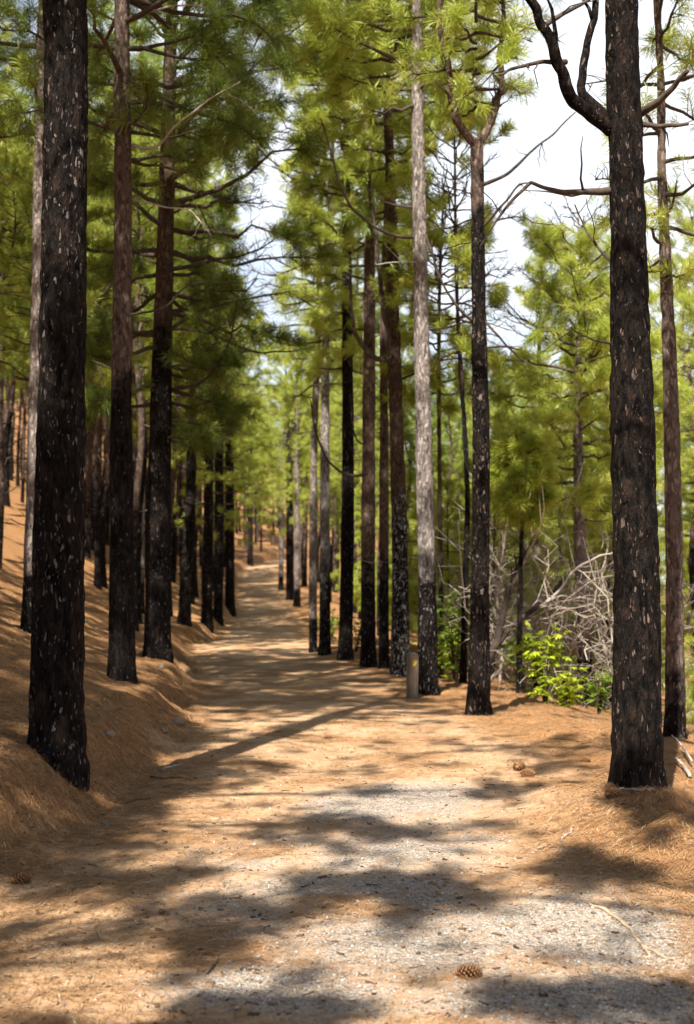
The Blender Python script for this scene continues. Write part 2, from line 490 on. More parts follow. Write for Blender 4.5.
def bough(tree, base, d, pts, r0, r1, mat=TWIG, dd=None, seed=0, twigs=0, name='branch', label=None, seg=8, tuft=0, nmat=None):
    """a limb drawn through picture points; dd = how far nearer/farther its tip lies than the trunk"""
    rng = np.random.default_rng(seed + 7)
    k = len(pts); dd = dd or 0
    P = np.array([at(x, y, d + dd * i / (k - 1)) for i, (x, y) in enumerate(pts)]) - base
    n = 6 * k
    Q = spline(P, n); Q = wiggle(Q, .012 * np.linalg.norm(P[-1] - P[0]), rng, .35)
    mb = MB(); mb.tube(Q, np.linspace(r0, r1, n) * (1 + .07 * vnoise(np.arange(n) * .5, np.arange(n) * 0. + seed)), seg)
    TPs = []; TAs = []
    for q in range(twigs):
        i = rng.integers(int(n * .25), n - 1)
        dv = Q[min(n - 1, i + 1)] - Q[i]; dv /= np.linalg.norm(dv) + 1e-9
        dv = dv * .7 + rng.normal(0, .6, 3); dv /= np.linalg.norm(dv)
        ln = rng.uniform(.15, .55)
        tw = wiggle(Q[i] + dv * ln * np.linspace(0, 1, 5)[:, None], .12 * ln, rng, 1.)
        mb.tube(tw, np.linspace(max(.004, r1 * .8), .003, 5), 4)
        TPs.append(tw[-1]); TAs.append(dv)
    o = mb.build(name, mat, tree)
    if label: o['label'] = label
    if tuft and TPs:
        TPs.append(Q[-1]); TAs.append(Q[-1] - Q[-2])
        V, F, ti = needles(np.array(TPs), np.array(TAs), rng, 44, .17, .006)
        mesh_np('needles', V, [F], nmat or NEED, o, False, None, {'tint': ti})
    return o

# ---------- the pines one can tell apart in the photograph
A, Ab, Ad = hero([(55, 766), (58, 620), (62, 400), (65, 200), (65, 0)], [52, 50, 46, 45, 43],
    'thick charred black pine trunk on the bank, largest and nearest at the left', BARK_BLACK, H=15,
    crown=dict(z0=7.0, ztop=15, rad=2.4, nbr=34, tpb=16), seed=1, seg=56, plates=.016)
bough(A, Ab, Ad, [(64, 345), (66, 340), (68, 336)], .006, .003, seed=31, twigs=1, tuft=1)
B, Bb, Bd = hero([(29, 632), (33, 500), (38, 300), (41, 120), (44, 0)], [15, 14, 13, 12, 11],
    'slim pale pine half hidden behind the thick black left trunk', BARK_G, H=15,
    crown=dict(z0=6.5, ztop=15, rad=2.0, nbr=30, tpb=14), seed=2)
Ct, Cb, Cd = hero([(122, 680), (122, 560), (121, 400), (123, 200), (122, 0)], [26, 24, 21, 17, 15],
    'straight left-bank pine, charred below, grey brown above, beside the thickest trunk', BARK_C, H=14,
    crown=dict(z0=5.9, ztop=14, rad=2.4, nbr=64, tpb=32, lean=.3, K=40, L=.21, w=.0085), mat=NEED_SHADE, seed=3, seg=36)
D, Db, Dd = hero([(157, 657), (159, 520), (161, 400), (165, 260), (169, 100), (172, 0)], [26, 24, 22, 17, 14, 12],
    'dark charred left-bank pine with leafy boughs overhanging the track', BARK_D, H=13.5,
    crown=dict(z0=3.3, ztop=13, rad=2.4, nbr=88, tpb=34, lean=.2, droop=.05, K=44, L=.21, w=.0085), mat=NEED_SHADE, seed=4, seg=36)
for i, (pts, r0, dd) in enumerate([
        ([(172, 390), (205, 380), (228, 345), (236, 300)], .035, -1), ([(170, 330), (200, 310), (240, 300), (290, 290)], .035, -.5),
        ([(168, 145), (190, 120), (225, 90), (262, 60)], .03, -.8), ([(172, 300), (215, 335), (262, 352), (300, 350)], .03, .6),
        ([(170, 215), (195, 205), (212, 235)], .018, -1)]):
    bough(D, Db, Dd, pts, r0, .01, TWIG, dd, 40 + i, 6, tuft=1, nmat=NEED_SHADE)
bough(Ct, Cb, Cd, [(130, 145), (155, 146), (185, 118), (240, 82)], .022, .006, DEADWOOD, -.8, 50, 3)
bough(Ct, Cb, Cd, [(131, 20), (150, 12), (180, 5), (207, 7)], .016, .006, DEADWOOD, -.5, 51, 2)
bough(Ct, Cb, Cd, [(131, 200), (160, 206), (190, 212), (212, 235)], .014, .005, DEADWOOD, -.6, 52, 3)
bough(Ct, Cb, Cd, [(128, 315), (165, 308), (190, 285), (240, 284)], .014, .006, TWIG, -.5, 53, 2)
bough(Ct, Cb, Cd, [(114, 370), (104, 365), (92, 360)], .012, .005, DEADWOOD, -.4, 54, 1)

G1, G1b, G1d = hero([(313, 652), (313, 560), (314, 450), (318, 330)], [8, 7.5, 7, 6],
    'slender pale grey pine ending the row along the right edge of the track', BARK_G, H=13,
    crown=dict(z0=5.6, ztop=13, rad=1.7, nbr=54, tpb=19), mat=NEED_SUN, seed=5, seg=20)
G2, G2b, G2d = hero([(325, 655), (325, 560), (325, 450), (326, 330)], [11, 10, 9, 8],
    'pale flaked pine with a charred foot, close beside a slender grey pine', BARK_L, H=14,
    crown=dict(z0=6.0, ztop=14, rad=1.9, nbr=54, tpb=20), mat=NEED_SUN, seed=6, seg=24)
H_, Hb, Hd = hero([(345, 660), (347, 560), (348, 450), (347, 300), (346, 180)], [14, 13, 12, 10, 8],
    'evenly charred black pine at the track edge, third in the right-hand row', BARK_BLACK, H=14.5,
    crown=dict(z0=5.6, ztop=14.5, rad=2.0, nbr=58, tpb=21), mat=NEED_SUN, seed=7, seg=26)
I_, Ib, Id = hero([(368, 667), (368, 560), (369, 400), (370, 200), (372, 0)], [15, 14, 13, 10, 7],
    'tall dark brown pine in the right-hand row with an upswept bare bough on its left', BARK_I, H=14,
    crown=dict(z0=8.0, ztop=14, rad=1.8, nbr=50, tpb=24), mat=NEED_SUN, seed=8, seg=28)
bough(I_, Ib, Id, [(366, 475), (345, 474), (325, 455), (315, 425), (310, 400)], .03, .012, TWIG, -.3, 60, 2)
bough(I_, Ib, Id, [(366, 445), (357, 440), (352, 420), (350, 395)], .02, .01, TWIG, .2, 61, 1)
J_, Jb, Jd = hero([(384, 672), (384, 560), (384, 420), (384, 300)], [10, 9.5, 8, 7],
    'thin dark pine squeezed between two thicker trunks of the right-hand row', BARK_I, H=13,
    crown=dict(z0=7.5, ztop=13, rad=1.5, nbr=26, tpb=14), seed=9, seg=20, d=24.6)
K_, Kb, Kd = hero([(400, 676), (400, 560), (397, 450), (394, 340), (391, 200), (387, 90)], [19, 16, 14, 13, 10, 8],
    'pine with bright flakes on its lower trunk and a thick upcurled bough', BARK_K, H=14.5,
    crown=dict(z0=8.4, ztop=14.5, rad=2.0, nbr=54, tpb=24), mat=NEED_SUN, seed=10, seg=32)
bough(K_, Kb, Kd, [(391, 360), (376, 358), (362, 345), (353, 325), (351, 285)], .055, .025, BARK_P, -.3, 62, 0, seg=12)
bough(K_, Kb, Kd, [(390, 335), (384, 310), (378, 270), (372, 200), (368, 120)], .05, .02, BARK_P, .3, 63, 3)
bough(K_, Kb, Kd, [(396, 382), (425, 368), (440, 352), (456, 348)], .022, .008, TWIG, -.8, 64, 3)
bough(K_, Kb, Kd, [(396, 330), (410, 315), (420, 250), (418, 205), (412, 190)], .02, .008, TWIG, -.4, 65, 2)
L_, Lb, Ld = hero([(427, 694), (427, 580), (423, 400), (419, 200), (417, 60), (416, 0)], [20, 18, 16, 13, 11, 9],
    'light grey flaked pine with a charred black foot right behind the trail post', BARK_L, H=14,
    crown=dict(z0=8.3, ztop=14, rad=2.1, nbr=50, tpb=24, lean=3.3), mat=NEED_SUN, seed=11, seg=36)
bough(L_, Lb, Ld, [(417, 238), (385, 232), (350, 205), (333, 160), (322, 120)], .03, .01, TWIG, -.5, 66, 4)
bough(L_, Lb, Ld, [(418, 208), (395, 205), (378, 198), (366, 188)], .016, .007, TWIG, -.3, 67, 1)
bough(L_, Lb, Ld, [(420, 262), (400, 262), (376, 264)], .013, .006, DEADWOOD, -.5, 68, 1)
bough(L_, Lb, Ld, [(423, 330), (445, 328), (468, 322), (486, 330)], .02, .007, TWIG, .4, 69, 2)
bough(L_, Lb, Ld, [(420, 215), (432, 255), (444, 285), (452, 300)], .018, .006, TWIG, -.4, 70, 2)
N_, Nb, Nd = hero([(478, 716), (480, 600), (481, 450), (479, 330), (477, 160), (476, 140)], [23, 19, 17, 15, 12, 13],
    'charred pine right of the post whose top forks into two crooked arms', BARK_N, H=6.6,
    crown=None, seed=12, seg=36)
bough(N_, Nb, Nd, [(476, 146), (464, 132), (455, 112), (451, 88), (447, 62), (440, 20), (436, -70)], .055, .022, BARK_N, -.6, 71, 13, seg=12, tuft=1, nmat=NEED_SUN)
bough(N_, Nb, Nd, [(477, 146), (490, 124), (498, 100), (501, 76), (497, 52), (503, 15), (500, -80)], .055, .022, BARK_N, .5, 72, 13, seg=12, tuft=1, nmat=NEED_SUN)
bough(N_, Nb, Nd, [(482, 185), (510, 172), (540, 145), (575, 113)], .026, .008, TWIG, -.6, 73, 3)
bough(N_, Nb, Nd, [(482, 228), (500, 208), (520, 185), (530, 183)], .02, .008, TWIG, -.6, 74, 2)
bough(N_, Nb, Nd, [(474, 322), (455, 305), (436, 268), (432, 240)], .02, .007, TWIG, -.4, 75, 3)
bough(N_, Nb, Nd, [(482, 318), (500, 338), (520, 358), (528, 362)], .018, .006, TWIG, -.4, 76, 2)
bough(N_, Nb, Nd, [(484, 348), (502, 347), (522, 350)], .012, .006, TWIG, -.4, 77, 1)
bough(N_, Nb, Nd, [(474, 195), (460, 190), (440, 185)], .012, .005, TWIG, -.5, 78, 2)
cr = np.random.default_rng(77)
fork = np.array([at(476, 146, Nd), at(476, 80, Nd), at(476, 0, Nd), at(476, -110, Nd), at(476, -250, Nd)]) - Nb
make_crown(N_, pine_crown(fork, [.06, .05, .04, .03, .01], cr, 7.2, 11.2, 1.25, nbr=50, tpb=20, K=34, L=.2, w=.008, keep=lambda TP: ~in_gap(TP + Nb)), NEED_SUN)

O_, Ob, Od = hero([(636, 784), (636, 600), (631, 380), (626, 150), (622, 0)], [47, 45, 40, 34, 31],
    'big charred black pine on the right with two antler-like limbs high up', BARK_RIGHT, H=12.5,
    crown=dict(z0=7.6, ztop=12, rad=1.9, nbr=22, tpb=13), seed=13, seg=56, plates=.016)
for i, (pts, r0, r1, dd, m, tw) in enumerate([
        ([(612, 130), (590, 112), (572, 98), (560, 70), (548, 35), (534, 8), (520, -40)], .058, .026, -.4, BARK_RIGHT, 2),
        ([(610, 122), (597, 108), (583, 92), (582, 70), (590, 40), (596, 5), (600, -50)], .042, .02, .3, BARK_RIGHT, 2),
        ([(610, 191), (585, 192), (560, 192), (530, 183)], .03, .012, -.3, TWIG, 2),
        ([(530, 183), (508, 205), (493, 225), (480, 245)], .014, .005, -.3, TWIG, 3),
        ([(640, 113), (655, 104), (672, 88), (688, 70)], .035, .015, -.4, TWIG, 1),
        ([(640, 124), (660, 126), (688, 124)], .022, .012, -.2, TWIG, 1),
        ([(566, 62), (545, 62), (520, 66), (500, 75)], .02, .008, -.4, TWIG, 3),
        ([(545, 25), (566, 12), (590, 0), (610, -12)], .02, .008, .3, TWIG, 2),
        ([(612, 262), (600, 250), (588, 232), (575, 205)], .012, .005, .4, TWIG, 2),
        ([(610, 343), (590, 338), (572, 328)], .012, .005, .5, TWIG, 2)]):
    bough(O_, Ob, Od, pts, r0, r1, m, dd, 80 + i, tw, seg=12 if r0 > .04 else 8)

P_, Pb, Pd = hero([(675, 741), (675, 600), (672, 430), (667, 300), (662, 180), (660, 60)], [19, 17, 15, 12, 9, 7],
    'slim reddish sunlit pine beyond the big black trunk at the right edge', BARK_P, H=11, d=14.2,
    crown=dict(z0=4.6, ztop=11, rad=1.15, nbr=42, tpb=15, K=34, L=.19, w=.008), mat=NEED_SUN, seed=14, seg=30)
bough(P_, Pb, Pd, [(662, 220), (672, 205), (677, 180)], .02, .008, TWIG, -.2, 95, 2, tuft=1, nmat=NEED_SUN)
bough(P_, Pb, Pd, [(660, 413), (650, 410), (640, 407)], .014, .01, DEADWOOD, -.2, 96, 0)
bough(P_, Pb, Pd, [(663, 270), (648, 272), (640, 265)], .012, .005, TWIG, -.2, 97, 1)
Q_, Qb, Qd = hero([(586, 728), (583, 620), (579, 500), (578, 380)], [15, 13, 11, 8],
    'sunlit yellow-green pine down the right slope behind the leafy lime shrub', BARK_G, H=8.1, d=23,
    crown=dict(z0=3.0, ztop=8.1, rad=1.35, nbr=74, tpb=21, K=38, L=.19, w=.0085), mat=NEED_SUN, seed=15, seg=24)

more = [  # px base, widths, label, bark, H, crown radius, base of crown, mat, d
    ([(140, 612), (141, 520), (142, 420)], [8, 7.5, 7], 'thin grey trunk between the two darker pines at the foot of the left bank', BARK_G, 13, 1.8, 6, NEED, None),
    ([(184, 624), (186, 575), (190, 520), (192, 420)], [13, 12, 11, 9], 'dark pine with a kinked lower trunk leaning over the left bank', BARK_D, 13, 2.0, 4.6, NEED_SUN, None),
    ([(207, 627), (208, 540), (209, 430)], [11, 10, 9], 'black pine beside the left edge of the track, left one of a close trio', BARK_BLACK, 13.5, 2.1, 2.8, NEED_SUN, None),
    ([(218, 621), (219, 540), (219, 430)], [10, 9.5, 8], 'black pine in the middle of a close trio left of the track', BARK_BLACK, 13, 2.0, 3.8, NEED_SUN, None),
    ([(230, 613), (230, 540), (229, 430)], [10, 9, 8], 'black pine at the track end of a close trio on the left', BARK_BLACK, 12.5, 2.2, 2.6, NEED_SUN, None),
    ([(281, 590), (281, 540), (281, 470)], [5, 5, 4.5], 'small pale pine far up the track on its right edge', BARK_G, 12, 1.8, 3.2, NEED_SUN, None),
    ([(290, 600), (290, 540), (289, 460)], [8, 7.5, 6], 'dark pine far up the track, left of a pale slim one', BARK_BLACK, 12.5, 1.9, 3.6, NEED_SUN, None),
    ([(297, 606), (297, 540), (297, 470)], [6.5, 6, 5], 'pale slim pine far up the track, leaning on nothing beside a dark one', BARK_G, 12, 1.6, 5.0, NEED_SUN, None),
    ([(250, 566), (250, 530), (250, 480)], [6, 6, 5], 'dark pine where the track bends out of sight on its left bank', BARK_BLACK, 13, 2.2, 3.2, NEED_SUN, None),
    ([(463, 696), (465, 600), (467, 480)], [7, 6, 5], 'thin dark pine just left of the forked charred pine', BARK_D, 9, 1.2, 5.2, NEED_SUN, 22),
    ([(441, 690), (441, 600), (439, 400)], [5, 4.5, 4], 'very thin straight stem right of the grey flaked pine', BARK_FAR, 8.5, 1.1, 4.6, NEED_SUN, 24),
    ([(519, 706), (519, 660), (520, 600)], [6, 5.5, 5], 'short thin charred sapling at the rim of the right slope', BARK_BLACK, 3.6, .45, 2.6, NEED_SUN, 20.5),
    ([(537, 700), (537, 600), (536, 470)], [9, 8, 6], 'grey pine half veiled by dead brush on the right slope', BARK_G, 9.5, 1.3, 4.4, NEED_SUN, 30),
    ([(612, 725), (611, 600), (610, 480)], [9, 8, 6], 'shaded pine peeping out left of the big black trunk on the right', BARK_D, 8, 1.2, 3.6, NEED_SUN, 27),
]
for i, (pts, ws, lab, bk, HH, rad, z0, mt, d) in enumerate(more):
    lab = lab.replace(', leaning on nothing beside a dark one', ', right of a dark one')
    hero(pts, ws, lab, bk, H=HH, d=d, crown=dict(z0=z0, ztop=HH, rad=rad, nbr=56, tpb=19, K=34, L=.20, w=.010, spread=1.1), mat=mt, seed=200 + i, seg=16, plates=.01)

# ---------- pine kinds copied over the slopes
VAR = []
for v in range(9):
    rng = np.random.default_rng(500 + v)
    H = 13.0 + rng.uniform(-1, 1)
    r = .088 + rng.uniform(-.015, .03)
    P = np.array([[0, 0, -.6]] + [[rng.normal(0, .07) * k, rng.normal(0, .07) * k, H * k / 6] for k in range(7)]); P[1, :2] = 0
    R = np.array([r] + [r * (1 - k / 6) ** .8 + .012 for k in range(7)])
    z0 = [4.4, 6.0, 6.6, 4.0, 6.2, 4.8, 7.0, 5.6, 6.4][v]
    root = bpy.data.objects.new('pine_tree', None); root.empty_display_size = .3; C.objects.link(root)
    V, F, T = trunk_mesh(P, R, rng, 12, .008, .14, .3)
    # dead snags below the crown
    mb = MB(); mb.add(V, F, T)
    for q in range(9):
        h = rng.uniform(1.5, z0 + .5); a = rng.uniform(0, 6.28); ln = rng.uniform(.4, 1.5)
        k = np.interp(h, P[:, 2], np.arange(len(P))); o = np.array([np.interp(h, P[:, 2], P[:, 0]), np.interp(h, P[:, 2], P[:, 1]), h])
        dv = np.array([math.cos(a), math.sin(a), rng.uniform(-.25, .4)])
        mb.tube(wiggle(o + dv * ln * np.linspace(0, 1, 6)[:, None] + np.array([0, 0, .25]) * ln * np.linspace(0, 1, 6)[:, None] ** 2, .12 * ln, rng), np.linspace(.022, .006, 6), 4)
    Vv, Qq, Tt = mb.get()
    mesh_np('trunk', Vv, [Qq, Tt], [BARK_FAR, BARK_D, BARK_C, BARK_BLACK][v % 4], root)
    make_crown(root, pine_crown(P, R, rng, z0, H, 1.9 + .3 * rng.uniform(-1, 1), nbr=58, tpb=17, K=32, L=.21, w=.010, spread=1.1), NEED_SUN if v % 4 else NEED)
    VAR.append(root)

def copy_tree(src, loc, rz, sc, label, group):
    r = src.copy(); C.objects.link(r); r.location = loc; r.rotation_euler = (0, 0, rz); r.scale = (sc[0], sc[0], sc[1])
    tag(r, label, 'pine tree', group)
    for ch in src.children:
        c = ch.copy(); C.objects.link(c); c.parent = r
    return r

def near_any(x, y, dmin):
    return any((x - a) ** 2 + (y - b) ** 2 < dmin * dmin for a, b in TRUNKS)

def toplimit(px):
    """highest picture row a filler crown may reach, so the sky gaps of the photograph stay open"""
    return np.interp(px, [-50, 20, 34, 48, 60, 215, 232, 245, 285, 296, 420, 440, 500, 520, 545, 580, 610, 640, 665, 700], [-900, 40, 130, 130, -900, -900, 60, 330, 330, -200, 0, 330, 385, 345, 270, 228, 235, 225, 215, 120])

def put(x, y, label, group, var=None, hmul=1.0, limit=True):
    z = tz(x, y)
    v = RNG.integers(0, len(VAR)) if var is None else int(RNG.choice([1, 2, 4, 6, 6, 8])) if var < 0 else var
    sc = RNG.uniform(.82, 1.12)
    H = 13.5 * sc * hmul
    sy = sc * hmul
    if limit and y > 3:
        px, _ = pix(x, y, z)
        half = 1.5 * FPX / y
        lim = max(toplimit(px + k * half) for k in (-1, -.5, 0, .5, 1))
        zmax = at(px, lim, y)[2] - z
        if zmax < 3.4: return None
        if H > zmax: sy *= zmax / H; sc *= max(.62, zmax / H)
    TRUNKS.append((x, y))
    return copy_tree(VAR[v], (x, y, z), RNG.uniform(0, 6.28), (sc, sy), label, group)

GL = 'pines crowding the left slope'; GR = 'pines on the falling right slope'; GB = 'pines behind the viewpoint'
used = 0
def scatter(n, fx, fy, dmin, label, group, tries=60, **kw):
    c = 0
    for _ in range(n * tries):
        if c >= n: break
        y = fy(); x = fx(y)
        if XL(y) - .9 < x < XR(y) + 1.0 or near_any(x, y, dmin): continue
        px, py = pix(x, y, tz(x, y))
        if put(x, y, label, group, **kw) is not None: c += 1
    return c

U = RNG.uniform
def left_at(y): return (U(-25, 262) - CX) / FPX * y
scatter(36, lambda y: min(left_at(y), XL(y) - 1.2), lambda: U(20, 58), 1.7, 'slender pine standing bare-stemmed in the crowd on the left needle slope', GL, var=-1)
scatter(104, lambda y: min(left_at(y), XL(y) - 1.0), lambda: U(48, 120), 1.5, 'distant pine among the thin dark stems high on the left slope', GL, var=-1)
scatter(25, lambda y: (U(-20, 120) - CX) / FPX * y, lambda: U(34, 95), 1.3, 'distant pine among the thin dark stems high on the left slope', GL, var=-1)
for k in range(16):
    y = U(127, 165); x = (U(236, 300) - CX) / FPX * y
    if not near_any(x, y, 1.2) and not XL(y) - .5 < x < XR(y) + .5: put(x, y, 'distant pine beyond the bend where the track is lost to sight', 'pines beyond the bend')
scatter(16, lambda y: XR(y) + U(1.2, 4.5), lambda: U(34, 100), 2.2, 'pine of the shady stand beyond the right-hand row of trunks', GR)
scatter(24, lambda y: XR(y) + U(2.5, .30 * y), lambda: U(28, 60), 2.6, 'sunlit pine rising from the hidden ground of the right slope', GR)
scatter(26, lambda y: XR(y) + U(2.5, .30 * y), lambda: U(58, 120), 3.2, 'far pine deep in the valley woods on the right', GR)

# ---------- young bushy pines and saplings filling the slope below the track
YV = []
for v in range(4):
    rng = np.random.default_rng(700 + v); H = 3.6 + .5 * v
    P = np.array([[0, 0, -.3], [0, 0, 0], [.05, .02, H * .5], [.03, .06, H]]); R = np.array([.05, .05, .035, .01])
    root = bpy.data.objects.new('young_pine', None); root.empty_display_size = .3; C.objects.link(root)
    V, F, T = trunk_mesh(P, R, rng, 8, .003, .2, .2); mesh_np('trunk', V, [F, T], BARK_FAR, root)
    make_crown(root, pine_crown(P, R, rng, .5 + .2 * v, H, .95, nbr=34, tpb=14, K=30, L=.2, w=.011, profile='cone'), NEED_SUN)
    YV.append(root)
def young(n, fx, y0, y1, label, group):
    c = 0
    for _ in range(n * 40):
        if c >= n: break
        y = U(y0, y1); x = fx(y)
        if near_any(x, y, 1.0): continue
        TRUNKS.append((x, y)); sc = U(.55, 1.1)
        r = copy_tree(YV[RNG.integers(0, 4)], (x, y, tz(x, y)), U(0, 6.28), (sc, sc), label, group); r['category'] = 'young pine'; c += 1
young(26, lambda y: XR(y) + U(2.2, 4.5), 24, 62, 'bushy young pine close behind the row of trunks right of the track', 'young pines behind the right-hand row')
young(40, lambda y: XR(y) + U(3.5, .27 * y), 25, 60, 'bushy young pine on the right slope among bare brush', 'young pines on the right slope')

# ---------- pines behind and beside the viewpoint: they throw the dappled shade of the foreground
for (x, y) in [(-6.5, -2), (-8.5, 3), (-5.9, 6.8), (-9.5, 9), (-7.5, -8), (-11, -4), (-6.8, 13.5), (-10.5, 16), (-8, 20), (-5.8, 18.5), (-9, 25), (-4.4, -9)]:
    put(x, y, 'pine standing on the slope outside the picture, shading the left bank', GB, limit=False)
EL = math.radians(50); SX, SY = -.28, -.96
SUNV = np.array([SX * math.cos(EL), SY * math.cos(EL), math.sin(EL)]); SUNV /= np.linalg.norm(SUNV)
SHADE = [  # where shade lies in the photograph (centre, half sizes in px), height of the boughs added to cast it, tufts
    (270, 685, 95, 22, 11.5, 330), (340, 698, 110, 14, 10.5, 330), (250, 700, 70, 14, 11, 180), (220, 735, 60, 8, 9, 50), (240, 664, 60, 6, 12.5, 110), (300, 670, 70, 7, 12, 110), (310, 690, 130, 20, 11, 300),
    (120, 770, 95, 16, 8.5, 120), (215, 772, 70, 14, 8.0, 60), (470, 790, 120, 8, 8.0, 54), (345, 828, 100, 12, 8.0, 66), (190, 812, 70, 7, 7.5, 30),
    (300, 900, 170, 26, 7.5, 130), (440, 885, 60, 14, 8.0, 44), (170, 880, 80, 10, 7.2, 30), (70, 960, 120, 34, 7.2, 120), (260, 1015, 80, 16, 7.0, 56), (20, 1010, 80, 24, 7.0, 50),
    (150, 935, 90, 10, 7.3, 40), (60, 880, 70, 14, 7.4, 40),
    (630, 826, 90, 34, 7.6, 200), (600, 868, 70, 12, 7.6, 60), (665, 800, 40, 20, 7.8, 60), (350, 880, 340, 120, 8.5, 110), (320, 740, 200, 20, 9, 36), (520, 760, 90, 30, 8.6, 30), (650, 1010, 80, 22, 7.0, 60), (570, 745, 60, 10, 8.6, 40), (540, 1000, 40, 14, 7.0, 16),
    (60, 830, 80, 26, 7.8, 110), (60, 720, 80, 30, 9.5, 170), (130, 730, 80, 34, 9.5, 520), (100, 790, 80, 18, 8, 160), (20, 700, 50, 50, 9.5, 160), (30, 660, 50, 16, 10.5, 70), (165, 705, 50, 26, 10.5, 110), (110, 765, 60, 20, 8.6, 80),
    (560, 770, 50, 6, 8.5, 18), (390, 770, 70, 6, 8.6, 22), (140, 690, 60, 12, 10.5, 70), (90, 690, 60, 10, 10.5, 60)]
SHADERS = [(-6.6, -1.6), (-6.2, 4.4), (3.6, .2), (4.2, 5.6), (-6.4, 10.8), (3.9, -4.5)]  # feet of the unseen pines added to carry the shade-casting boughs
loads = [[] for _ in SHADERS]
srng = np.random.default_rng(91)
for (px, py, rx, ry, h, nT) in SHADE:
    nT = int(nT * 1.35)
    g_ = ground_hit(px, py); d = g_[1]
    a = srng.uniform(0, 6.28, nT); q = np.sqrt(srng.uniform(0, 1, nT)) * srng.uniform(.7, 1.4, nT)
    gx = g_[0] + rx * d / FPX * q * np.cos(a); gy = g_[1] + ry * d * d / (FPX * CAMH) * q * np.sin(a)
    okn = vnoise(gx * 2.1, gy * .8, seed=55) + .8 * vnoise(gx * 6, gy * 2.6, seed=56) > np.where(d < 14, -.18, -.4); gx, gy = gx[okn], gy[okn]; nT = len(gx)
    hh = h + srng.uniform(-.5, .9, nT)
    P = np.stack([gx, gy, terr(gx, gy)], -1) + SUNV * (hh / SUNV[2])[:, None]
    c = P.mean(0); k = int(np.argmin([math.hypot(c[0] - a_, c[1] - b_) for a_, b_ in SHADERS]))
    loads[k].append(P)
for (x, y), ld in zip(SHADERS, loads):
    z = tz(x, y); base = np.array([x, y, z])
    t = thing('pine_tree', 'unseen pine added beside the track, its boughs placed to shade the foreground', 'pine tree', base, 'added pines shading the foreground')
    Pt = np.array([[0, 0, -.5], [0, 0, 0], [.05, .03, 4], [0, .1, 8], [.05, .05, 13]]); Rt = np.array([.2, .2, .17, .13, .03])
    V, F, T = trunk_mesh(Pt, Rt, srng, 16, .01, .1)
    mesh_np('trunk', V, [F, T], BARK_D, t)
    wood = MB(); TP = []; TA = []
    for P in ld:
        P = P - base; c = P.mean(0); s0 = np.array([0, 0, max(3.5, c[2] - 1.2)])
        limb = wiggle(spline(np.array([s0, (s0 + c) / 2 + [0, 0, -.1], c]), 10), .15, srng, .6)
        wood.tube(limb, np.linspace(.035, .010, 10), 6)
        far = np.linalg.norm(P - c, axis=1)
        for p in P:
            b = limb[min(9, 4 + srng.integers(0, 6))]
            if srng.uniform() < .35: wood.tube(np.array([b, (b + p) / 2 + srng.normal(0, .05, 3), p]), [.014, .009, .004], 4, False)
            TP.append(p); TA.append((p - b) / (np.linalg.norm(p - b) + .1) + np.array([0, 0, .4]) + srng.normal(0, .3, 3))
    if TP:
        NV, NF, ti = needles(np.array(TP), np.array(TA), srng, 38, .23, .014)
        WV, WQ, WT = wood.get()
        make_crown(t, (np.vstack([NV, WV]), NF, WQ + len(NV), WT + len(NV), np.concatenate([ti, np.zeros(len(WV))])), NEED)
    TRUNKS.append((x, y))

# ---------- woods beyond counting: far up the left slope, past the bend and down the valley
fr = np.random.default_rng(33)
NVs = []; NFs = []; tis = []; nn_ = 0; wm = MB()
def far_tree(x, y, H, cb, rad, nt, w=.05):
    global nn_
    z = tz(x, y)
    wm.tube(np.array([[x, y, z - .5], [x + fr.normal(0, .1), y, z + H * .5], [x + fr.normal(0, .2), y, z + H]]), [.15, .11, .02], 6, False)
    f = fr.uniform(0, 1, nt); a = fr.uniform(0, 6.28, nt); q = rad * np.sin(np.pi * (.12 + .83 * f)) ** .7 * np.sqrt(fr.uniform(.05, 1, nt))
    P = np.stack([x + q * np.cos(a), y + q * np.sin(a), z + cb + (H - cb) * f], -1)
    Ax = np.stack([np.cos(a), np.sin(a), fr.uniform(.1, 1, nt)], -1)
    V, F, ti = needles(P, Ax, fr, 12, .42, w)
    NVs.append(V); NFs.append(F + nn_); tis.append(ti); nn_ += len(V)
c = 0
while c < 290:
    y = fr.uniform(85, 230); side = fr.uniform()
    if side < .62: x = XL(y) - fr.uniform(1.0, .30 * y)
    else: x = XR(y) + fr.uniform(1.5, .26 * y)
    if XL(y) - .8 < x < XR(y) + 1: continue
    px, py = pix(x, y, tz(x, y))
    if not -30 < px < 725: continue
    H = fr.uniform(9, 14); zm = at(px, toplimit(px), y)[2] - tz(x, y)
    if zm < 4: continue
    H = min(H, zm); far_tree(x, y, H, min(H * .55, fr.uniform(2.5, 5) if side > .62 else fr.uniform(4.5, 7)), fr.uniform(1.5, 2.3), 110); c += 1
WV, WQ, WT = wm.get()
o = mesh_np('far_woods', np.vstack(NVs + [WV]), [np.vstack(NFs), WQ + nn_, WT + nn_], [NEED, BARK_FAR], None, False, [0, 1, 1], {'tint': np.concatenate(tis + [np.zeros(len(WV))])})
tag(o, 'far pine woods closing the view up the slope and beyond the bend', None, kind='stuff')
for r in VAR + YV:
    for c in list(r.children): bpy.data.objects.remove(c)
    bpy.data.objects.remove(r)

